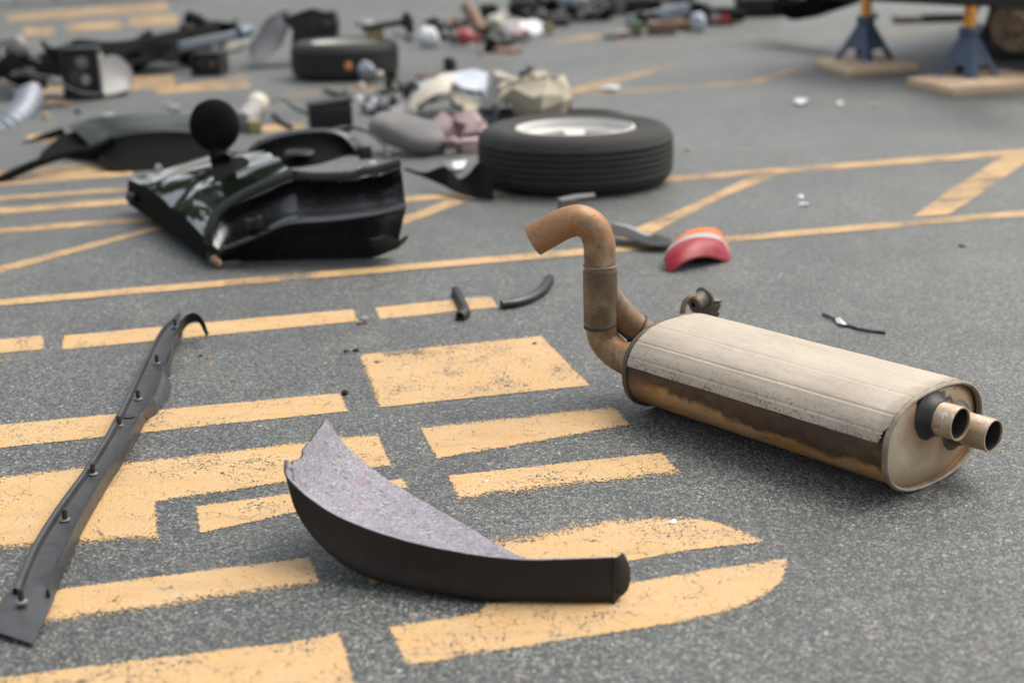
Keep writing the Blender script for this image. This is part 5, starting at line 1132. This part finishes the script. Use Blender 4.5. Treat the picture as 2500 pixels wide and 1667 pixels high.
scatter((-0.6403, 11.9351, 0), (0.1489, 11.9567, 0), (-0.6663, 13.2411, 0), 16, .06, .15, dk+['rust', 'grey_plastic'], 'in the far heap', 'jagged fragments of the far heap', 3)
scatter((0.2196, 12.8556, 0), (1.0844, 13.2942, 0), (0.321, 14.7464, 0), 15, .10, .22, dk+['grey_plastic', 'light_grey_plastic'], 'in the farthest row of parts', 'jagged fragments of the farthest row', 5)
scatter((1.0848, 12.3878, 0), (2.0732, 12.7528, 0), (1.2688, 13.5619, 0), 12, .08, .18, dk+['rust', 'light_grey_plastic'], 'around the pale beam', 'jagged fragments by the pale beam', 7)
scatter((-2.9284, 8.3019, 0), (-2.2338, 8.4463, 0), (-3.5967, 10.5649, 0), 14, .08, .20, dk, 'around the upright lamp housing', 'jagged fragments by the lamp housing', 9)
scatter((-2.516, 9.6798, 0), (-1.8351, 10.1387, 0), (-3.0331, 12.0413, 0), 12, .08, .22, dk, 'around the small black box', 'jagged fragments by the small black box', 11)
scatter((-0.7069, 7.4122, 0), (-0.0757, 7.6744, 0), (-0.7874, 8.6185, 0), 14, .03, .08, dk+['light_grey_plastic', 'dirty_steel', 'pale_cloth'], 'around the seat heap', 'jagged fragments by the seat heap', 13)
scatter((-0.9031, 8.2192, 0), (-0.5822, 8.2764, 0), (-0.9767, 8.9342, 0), 6, .025, .06, dk+['dirty_steel'], 'before the far tyre', 'jagged fragments by the far tyre', 15)
def wire(p, s_, seed, lb, grp):
    r = random.Random(seed); p = V(p); pts = [p+Vector((s_*(i/5-.5)*1.6, s_*r.uniform(-.5, .5), .012+s_*r.uniform(0, .35))) for i in range(6)]; pts[0].z = pts[-1].z = .01
    solo('loose_wire', lb, 'wire', MB().tube(smooth_path(pts, 6), .009, 6), M['rubber'], grp)
wire((-0.5588, 7.9162, 0), .30, 1, 'loose black wire behind the grey seat pad', 'loose wires'); wire((-0.5422, 12.1625, 0), .5, 2, 'loose black wire at the left of the far heap', 'loose wires')
wire((-2.6592, 8.3283, 0), .5, 3, 'loose black wire in front of the upright lamp housing', 'loose wires'); wire((-1.2261, 7.4078, 0), .25, 4, 'loose black wire between mirror and pale cylinder', 'loose wires')
wire((0.6659, 12.9114, 0), .6, 5, 'loose black wire in the farthest row of parts', 'loose wires')
# ------------------------------------------------------------------ jack stands on boards, raised car
def board(name, label, L_, F_, R2, th=.035, back=None):
    """plank from three visible bottom corners: left, front, right"""
    L_, F_, R2 = V(L_), V(F_), V(R2); Bk = L_+R2-F_
    o = thing(name, label, 'board', tuple((L_+R2)/2)[:2]+(0,), group='boards under the jack stands')
    part('plank', MB().prism([Vector((p.x, p.y, .001)) for p in (L_, F_, R2, Bk)], (0, 0, th)), M['wood'], o, world=True, bevel=.003)
    return o, (L_+R2)/2
b1, c1_ = board('plywood_board', 'pale plywood board under the farther jack stand', (1.9624, 9.1661, 0), (2.0198, 8.5056, 0), (2.5188, 8.7759, 0), .04)
b2, c2_ = board('plywood_board', 'pale plywood board under the nearer jack stand', (2.2429, 8.0179, 0), (2.3454, 7.4898, 0), (2.9924, 7.8177, 0), .045)
def jack_stand(label, c, H, rz, half, mat_post):
    o = thing('jack_stand', label, 'jack stand', (c[0], c[1], c[2]), (0, 0, rz), group='blue jack stands')
    tz = H*.53
    # four flared legs, each an angle section
    for k_ in range(4):
        a = math.pi/4+k_*math.pi/2; d = Vector((math.cos(a), math.sin(a), 0)); t1 = Vector((-1, 0, 0))*math.copysign(1, d.x); t2 = Vector((0, -1, 0))*math.copysign(1, d.y)
        f = d*half*1.41; t_ = d*.045; f.z = 0; b = MB()
        for t3 in (t1, t2):
            b.prism([f, f+t3*.055, t_+t3*.045+Vector((0, 0, tz)), t_+Vector((0, 0, tz))], t1*.004 if t3 is t2 else t2*.004)
        part('leg', b, M['blue_paint'], o)
    # web plates between the legs
    for k_ in range(4):
        a = k_*math.pi/2; d = Vector((math.cos(a), math.sin(a), 0)); e = Vector((-d.y, d.x, 0)); q = .30
        m_ = lambda z: half+(.032-half)*z/tz
        b = MB().prism([d*(m_(tz*q)-.003)+e*m_(tz*q)*.8+Vector((0, 0, tz*q)), d*(m_(tz)-.003)+e*.028+Vector((0, 0, tz)), d*(m_(tz)-.003)-e*.028+Vector((0, 0, tz)), d*(m_(tz*q)-.003)-e*m_(tz*q)*.8+Vector((0, 0, tz*q))], -d*.003)
        part('web_plate', b, M['blue_paint'], o)
    part('label_sticker', MB().box((0, -(half*.55), tz*.42), (.03, .003, .07), 0, R_(-20)), M['brown'], o)
    part('collar', MB().box((0, 0, tz+.012), (.085, .085, .05)), M['blue_paint'], o, bevel=.006)
    rp = part('ratchet_post', MB().box((0, 0, (tz+H-.03)/2+.01), (.052, .046, H-.03-tz)), mat_post, o, bevel=.003)
    for q in range(5): part('tooth', MB().box((.030, 0, tz+.05+q*.022), (.012, .026, .010), 0, 0, R_(20)), mat_post, rp)
    part('saddle', MB().prism([(-.06, -.028, H-.025), (.06, -.028, H-.025), (.065, -.028, H+.012), (.045, -.028, H+.010), (.030, -.028, H-.008), (-.030, -.028, H-.008), (-.045, -.028, H+.010), (-.065, -.028, H+.012)], (0, .056, 0)), mat_post, o, bevel=.003)
    part('lever', MB().tube([(.03, 0, tz+.02), (.09, 0, tz+.05), (.12, 0, tz+.02)], .008, 8), M['dirty_steel'], o)
    return o
jack_stand('blue jack stand farther away, left of the other stand', (V((2.2787, 9.1434, 0)).x, V((2.2787, 9.1434, 0)).y, .036), .44, R_(38), .135, M['yellow_paint'])
jack_stand('blue jack stand on the nearer board, with orange ratchet post', (V((2.5905, 8.0694, 0)).x, V((2.5905, 8.0694, 0)).y, .036), .45, R_(38), .135, M['yellow_paint'])
jack_stand('blue jack stand at the right edge behind the rusty hub', (V((3.4347, 9.7174, 0)).x, V((3.4347, 9.7174, 0)).y, .045), .46, R_(30), .14, M['dirty_steel'])
tb = thing('low_trolley', 'low pale edged trolley on the asphalt at the right edge', 'trolley', (3.3364, 8.8875, 0))
part('deck', MB().box(V((3.4771, 9.121, 0))+Vector((.1, .25, .15)), (1.0, .5, .03), .1), M['light_grey_plastic'], tb, world=True, bevel=.006)
part('deck_shadow', MB().box(V((3.4771, 9.121, 0))+Vector((.1, .25, .075)), (.96, .46, .11), .1), M['matt_plastic'], tb, world=True, bevel=.006)  # dark box standing in for the shadow under the deck
# the raised car: only its underside hangs into the picture
cr = thing('raised_car', 'underside of a stripped car resting on the jack stands', 'car', (2.9949, 9.5285, 0))
sx0 = V((2.5245, 7.95, 0.4208)); zs = .50
part('frame_rail', MB().sweep([(2.1508, 11.2, 0.3084), (2.3898, 9.6, 0.3697), (2.5171, 7.9, 0.438), (2.4958, 6.6, 0.5072)], [(-.05, 0), (.05, 0), (.05, .14), (-.05, .14)], up=(0, 0, 1)), M['matt_plastic'], cr, world=True, bevel=.01)
fl = MB().box((4.2, 9.9, .80), (2.6, 4.4, .18), R_(-38)); part('floor_pan', fl, M['matt_plastic'], cr, world=True, bevel=.03)
part('cross_member', MB().sweep([(2.0054, 10.6, 0.2961), (2.1143, 10.5, 0.2383), (2.1977, 10.45, 0.2518), (2.4462, 10.2, 0.3631)], [(-.08, -.05), (.08, -.05), (.07, .09), (-.07, .09)], up=(0, 0, 1)), M['soot_black'], cr, world=True, bevel=.012)
part('shock_absorber', MB().tube([(2.9672, 9, 0.4743), (2.8937, 8.9, 0.3775), (2.8148, 8.8, 0.2928)], .030, 14), M['silver_hose'], cr, world=True)
part('swing_arm', MB().sweep([(3.1416, 9.2, 0.4069), (3.0785, 9.1, 0.2543), (2.978, 9, 0.0992)], [(-.05, -.03), (.05, -.03), (.05, .03), (-.05, .03)], up=(0, 1, 0)), M['matt_plastic'], cr, world=True, bevel=.01)
hb_ = MB().lathe([(0, -.09), (.05, -.085), (.06, -.05), (.10, -.045), (.135, -.04), (.14, -.01), (.14, .02), (.0, .03)], 28, (0, 0, 0), 'Y'); hp0 = V((2.6933, 7.6, 0.3587)); mh = Euler((R_(-6), 0, R_(-28))).to_matrix(); hb_.v = [mh@p+hp0 for p in hb_.v]
hbo = part('brake_hub', hb_, M['brass'], cr, world=True, label='rusty brown brake hub')
for q in range(5):
    a = 2*math.pi*q/5; p = mh@Vector((.085*math.cos(a), -.055, .085*math.sin(a)))+hp0
    part('stud', MB().tube([p, p+mh@Vector((0, -.03, 0))], .008, 8), M['dirty_steel'], hbo, world=True)
part('hanging_bracket', MB().prism([(1.9672, 10.4, 0.3213), (2.2158, 10.4, 0.3213), (2.158, 10.4, 0.2012), (2.0897, 10.4, 0.1907), (2.0014, 10.4, 0.2233)], (0, .1, 0)), M['soot_black'], cr, world=True, bevel=.01)
solo('flat_grille', 'low dark grille on the ground behind the jack stands', 'grille', MB().box((3.4603, 12.3776, 0.03), (.26, .16, .06), .1), M['dirty_steel'], bevel=.01)
solo('flat_grille', 'darker low grille right of the other one behind the jack stands', 'grille', MB().box((3.7237, 12.3895, 0.03), (.36, .16, .07), .05), M['black_plastic'], bevel=.01)

# ------------------------------------------------------------------ small litter
cb = thing('cable_offcut', 'thin black cable offcut with a white tag', 'cable', (0.829, 3.353, 0))
part('cable', MB().tube(smooth_path([(0.7816, 3.4262, 0.004), (0.7908, 3.3943, 0.006), (0.8016, 3.3653, 0.005), (0.8135, 3.3328, 0.004), (0.8293, 3.301, 0.004), (0.8519, 3.2731, 0.005), (0.8767, 3.2632, 0.004), (0.8922, 3.2508, 0.004)], 8), .0036, 8).crumple(.0010, 60), M['rubber'], cb, world=True)
part('white_tag', MB().sheet([[(0.7959, 3.36, 0.01), (0.7977, 3.3385, 0.005)], [(0.8057, 3.3568, 0.014), (0.8031, 3.3161, 0.008)], [(0.8108, 3.3318, 0.011), (0.8163, 3.318, 0.006)]], .0015), M['white_plastic'], cb, world=True)
solo('black_nut', 'small black nut beside the yellow letter', 'nut', MB().lathe([(.0035, 0), (.0075, 0), (.0075, .009), (.0035, .009)], 6, (-0.3631, 2.9042, 0), closed=True), M['black_plastic'], bevel=.0008)
pt = thing('clear_clip', 'small clear plastic clip at the end of a yellow dash', 'plastic clip', (-0.3763, 3.4697, 0))
part('clip_head', MB().ball((-0.3733, 3.4656, 0.008), .011, 12, 8, (1, .8, .9)).crumple(.004, 90), M['light_grey_plastic'], pt, world=True)
part('clip_foot', MB().box((-0.3829, 3.4485, 0.004), (.016, .010, .008), .3), M['dirty_steel'], pt, world=True, bevel=.001)
def crumb(p, s_, mt, lb, nm='plastic_shard', ct='shard', seed=0):
    m = MB().ball(V(p)+Vector((0, 0, s_*.35)), s_, 10, 6, (1.2, .8, .35), (0, 0, seed)); m.crumple(s_*.5, .8/s_, seed)
    for q in m.v: q.z = max(q.z, .0015)
    solo(nm, lb, ct, m, M[mt], 'shards scattered on the asphalt', ang=25)
for i, (p, s_, mt, lb) in enumerate((
    ((0.5828, 8.1188, 0), .045, 'white_plastic', 'white shard right of the seat heap'), ((1.5138, 7.3508, 0), .040, 'white_plastic', 'white shard on open asphalt in front of the jack stands'),
    ((1.7034, 7.2972, 0), .022, 'white_plastic', 'pale shard between the two white ones before the jack stands'), ((1.8572, 7.2002, 0), .020, 'white_plastic', 'rightmost pale shard in front of the jack stands'),
    ((1.0251, 4.9226, 0), .014, 'white_plastic', 'small white shard between the two right yellow lines, upper of a pair'), ((1.0094, 4.7854, 0), .018, 'white_plastic', 'small white shard between the two right yellow lines, lower of a pair'),
    ((1.3473, 4.1265, 0), .010, 'black_plastic', 'small black crumb at the right below the yellow line'), ((-0.3104, 3.1291, 0), .007, 'light_grey_plastic', 'tiny grey crumb on the big yellow rectangle'),
    ((-0.392, 3.2174, 0), .008, 'black_plastic', 'tiny dark crumb left of the big yellow rectangle'), ((-0.3698, 3.2225, 0), .009, 'black_plastic', 'dark crumb at the corner of the big yellow rectangle'),
    ((0.2604, 2.1948, 0), .007, 'white_plastic', 'white pebble on the curved yellow letter'), ((-0.9143, 3.0871, 0), .004, 'red', 'tiny red crumb left of the sill trim'),
    ((0.7672, 6.0127, 0), .016, 'pink_cloth', 'pale pink crumb right of the near tyre'), ((-0.0521, 2.3964, 0), .004, 'white_plastic', 'tiny white grit between two yellow bars'),
    ((-0.7134, 3.1961, 0), .008, 'rust', 'rusty crumb right of the sill trim'), ((-0.735, 3.2116, 0), .006, 'black_plastic', 'dark crumb beside the rusty crumb'),
    ((0.0538, 3.2429, 0), .005, 'black_plastic', 'dark speck at the top of the big yellow rectangle'))):
    crumb(p, s_, mt, lb, seed=i)
# loose grit: sand-sized to pea-sized stones, far too many to count
gr = MB(); rg_ = random.Random(11)
for i in range(2600):
    y = 1.5+rg_.random()**1.6*4.5; x = rg_.uniform(-.42, .42)*(y+.5); s_ = rg_.choice((.0009, .0012, .0016, .0022))*rg_.uniform(.7, 1.3)
    c = Vector((x, y, s_*.4+.003)); vs = [c+Vector((rg_.uniform(.6, 1)*s_*a, rg_.uniform(.6, 1)*s_*b, rg_.uniform(.5, .8)*s_*d)) for a, b, d in ((1, 0, 0), (-1, 0, 0), (0, 1, 0), (0, -1, 0), (0, 0, 1), (0, 0, -1))]
    gr.add(vs, [(0, 2, 4), (2, 1, 4), (1, 3, 4), (3, 0, 4), (2, 0, 5), (1, 2, 5), (3, 1, 5), (0, 3, 5)])
M['grit'] = pm('grit_stone', (.17, .165, .155), .8, var=.7, scale=60)
go = part('grit', gr, M['grit'], smooth=False); tag(go, 'loose grit scattered over the asphalt', 'grit', None, 'stuff')

# kerb and verge at the far left edge of the car park
M['concrete'] = pm('concrete_kerb', (.30, .30, .285), .85, var=.15, scale=4, bump=.3, bscale=60)
M['verge'] = pm('dark_verge', (.030, .036, .016), .95, var=.4, scale=3, bump=.5, bscale=12)
k0, k1 = V((-10.0676, 16.4006, 0)), V((-3.9984, 19.5903, 0)); kd = (k1-k0).normalized(); kn = Vector((-kd.y, kd.x, 0))
kb = MB()
for i in range(14):
    a = k0+(k1-k0)*(i/14)+kd*.008; b_ = k0+(k1-k0)*((i+1)/14)-kd*.008
    kb = MB().prism([a, b_, b_+kn*.15, a+kn*.15], (0, 0, .13)); ko = part('kerb_stone', kb, M['concrete'], None, bevel=.012)
    if i == 0: kroot = ko; ko.name = 'kerb'; tag(ko, 'pale concrete kerb at the far left', 'kerb', None, 'structure')
    else: ko.parent = kroot
vb = MB().prism([k0+kn*.15-kd*20, k1+kn*.15, k1+kn*6, k0+kn*6-kd*20], (0, 0, .11)); vo = part('verge', vb, M['verge'], None, smooth=False); tag(vo, 'dark planted verge behind the kerb', 'verge', None, 'structure')

# ------------------------------------------------------------------ trees round the car park, mirrored in the black doors
def leaf_mat():
    m, t = new_mat('foliage'); k = NT(t); v = k.obj()
    c = k.mix(k.ramp(k.noise(v, 1.3, 4), [(.3, 0), (.7, 1)]), (.035, .065, .018), (.085, .115, .035))
    k.out(k.bsdf(c, .6, 0, None, .3)); return m
M['leaf'] = leaf_mat(); M['bark'] = pm('bark', (.085, .065, .048), .9, var=.3, scale=6, bump=.5, bscale=20)
def crown_mesh(seed, r, h):
    rg = random.Random(seed); b = MB(); cl = []
    for i in range(26):
        a = rg.uniform(0, 6.28); q = rg.random()**.6; z = rg.random()
        cl.append((Vector((math.cos(a)*r*q*(1-.45*z), math.sin(a)*r*q*(1-.45*z), h*(.0+z))), rg.uniform(.55, 1.15)*r*.36))
    for c, s_ in cl:
        for j in range(110):
            d = Vector((rg.gauss(0, 1), rg.gauss(0, 1), rg.gauss(0, 1))).normalized()*s_*rg.random()**.4; p = c+d
            u = Vector((rg.gauss(0, 1), rg.gauss(0, 1), rg.gauss(0, 1))).normalized(); w_ = u.orthogonal().normalized(); l = rg.uniform(.12, .30)
            b.add([p-u*l, p+w_*l*.5, p+u*l, p-w_*l*.5], [(0, 1, 2, 3)])
    me = bpy.data.meshes.new('crown'); me.from_pydata([tuple(p) for p in b.v], [], b.f); me.materials.append(M['leaf']); return me
def trunk_mesh(seed, h):
    rg = random.Random(seed); b = MB(); P = smooth_path([(0, 0, 0), (rg.uniform(-.1, .1), .05, h*.4), (rg.uniform(-.2, .2), rg.uniform(-.2, .2), h)], 4)
    b.tube(P, [lerp(.22, .10, i/(len(P)-1)) for i in range(len(P))], 9)
    for q in range(4):
        a = rg.uniform(0, 6.28); b.tube([P[-3], P[-1]+Vector((math.cos(a)*.8, math.sin(a)*.8, 1.0)), P[-1]+Vector((math.cos(a)*1.4, math.sin(a)*1.4, 2.2))], [.09, .06, .02], 6)
    return mesh_from(b)
crowns = [crown_mesh(s, 2.3, 4.6) for s in (1, 2, 3)]; trunks = [trunk_mesh(s, 2.6) for s in (4, 5)]
for me in trunks: me.materials.append(M['bark'])
tree_words = ['leftmost', 'second', 'third', 'fourth', 'fifth', 'sixth', 'seventh', 'rightmost']
for i, (x, y, s_) in enumerate(((-24, 30, 2.0), (-16.5, 32, 1.75), (-10, 30.5, 2.1), (-3.0, 33, 1.7), (4, 31, 2.0), (11.0, 33, 1.85), (18, 30, 2.1), (25, 32, 1.8))):
    t_ = thing('broadleaf_tree', tree_words[i]+' of the broadleaf trees along the far side of the car park', 'tree', (x, y, 0), (0, 0, i*1.3), group='trees beyond the car park')
    t_.scale = (s_, s_, s_)
    o = bpy.data.objects.new('trunk', trunks[i % 2]); C.objects.link(o); o.parent = t_
    o = bpy.data.objects.new('crown', crowns[i % 3]); C.objects.link(o); o.parent = t_; o.location = (0, 0, 2.3)
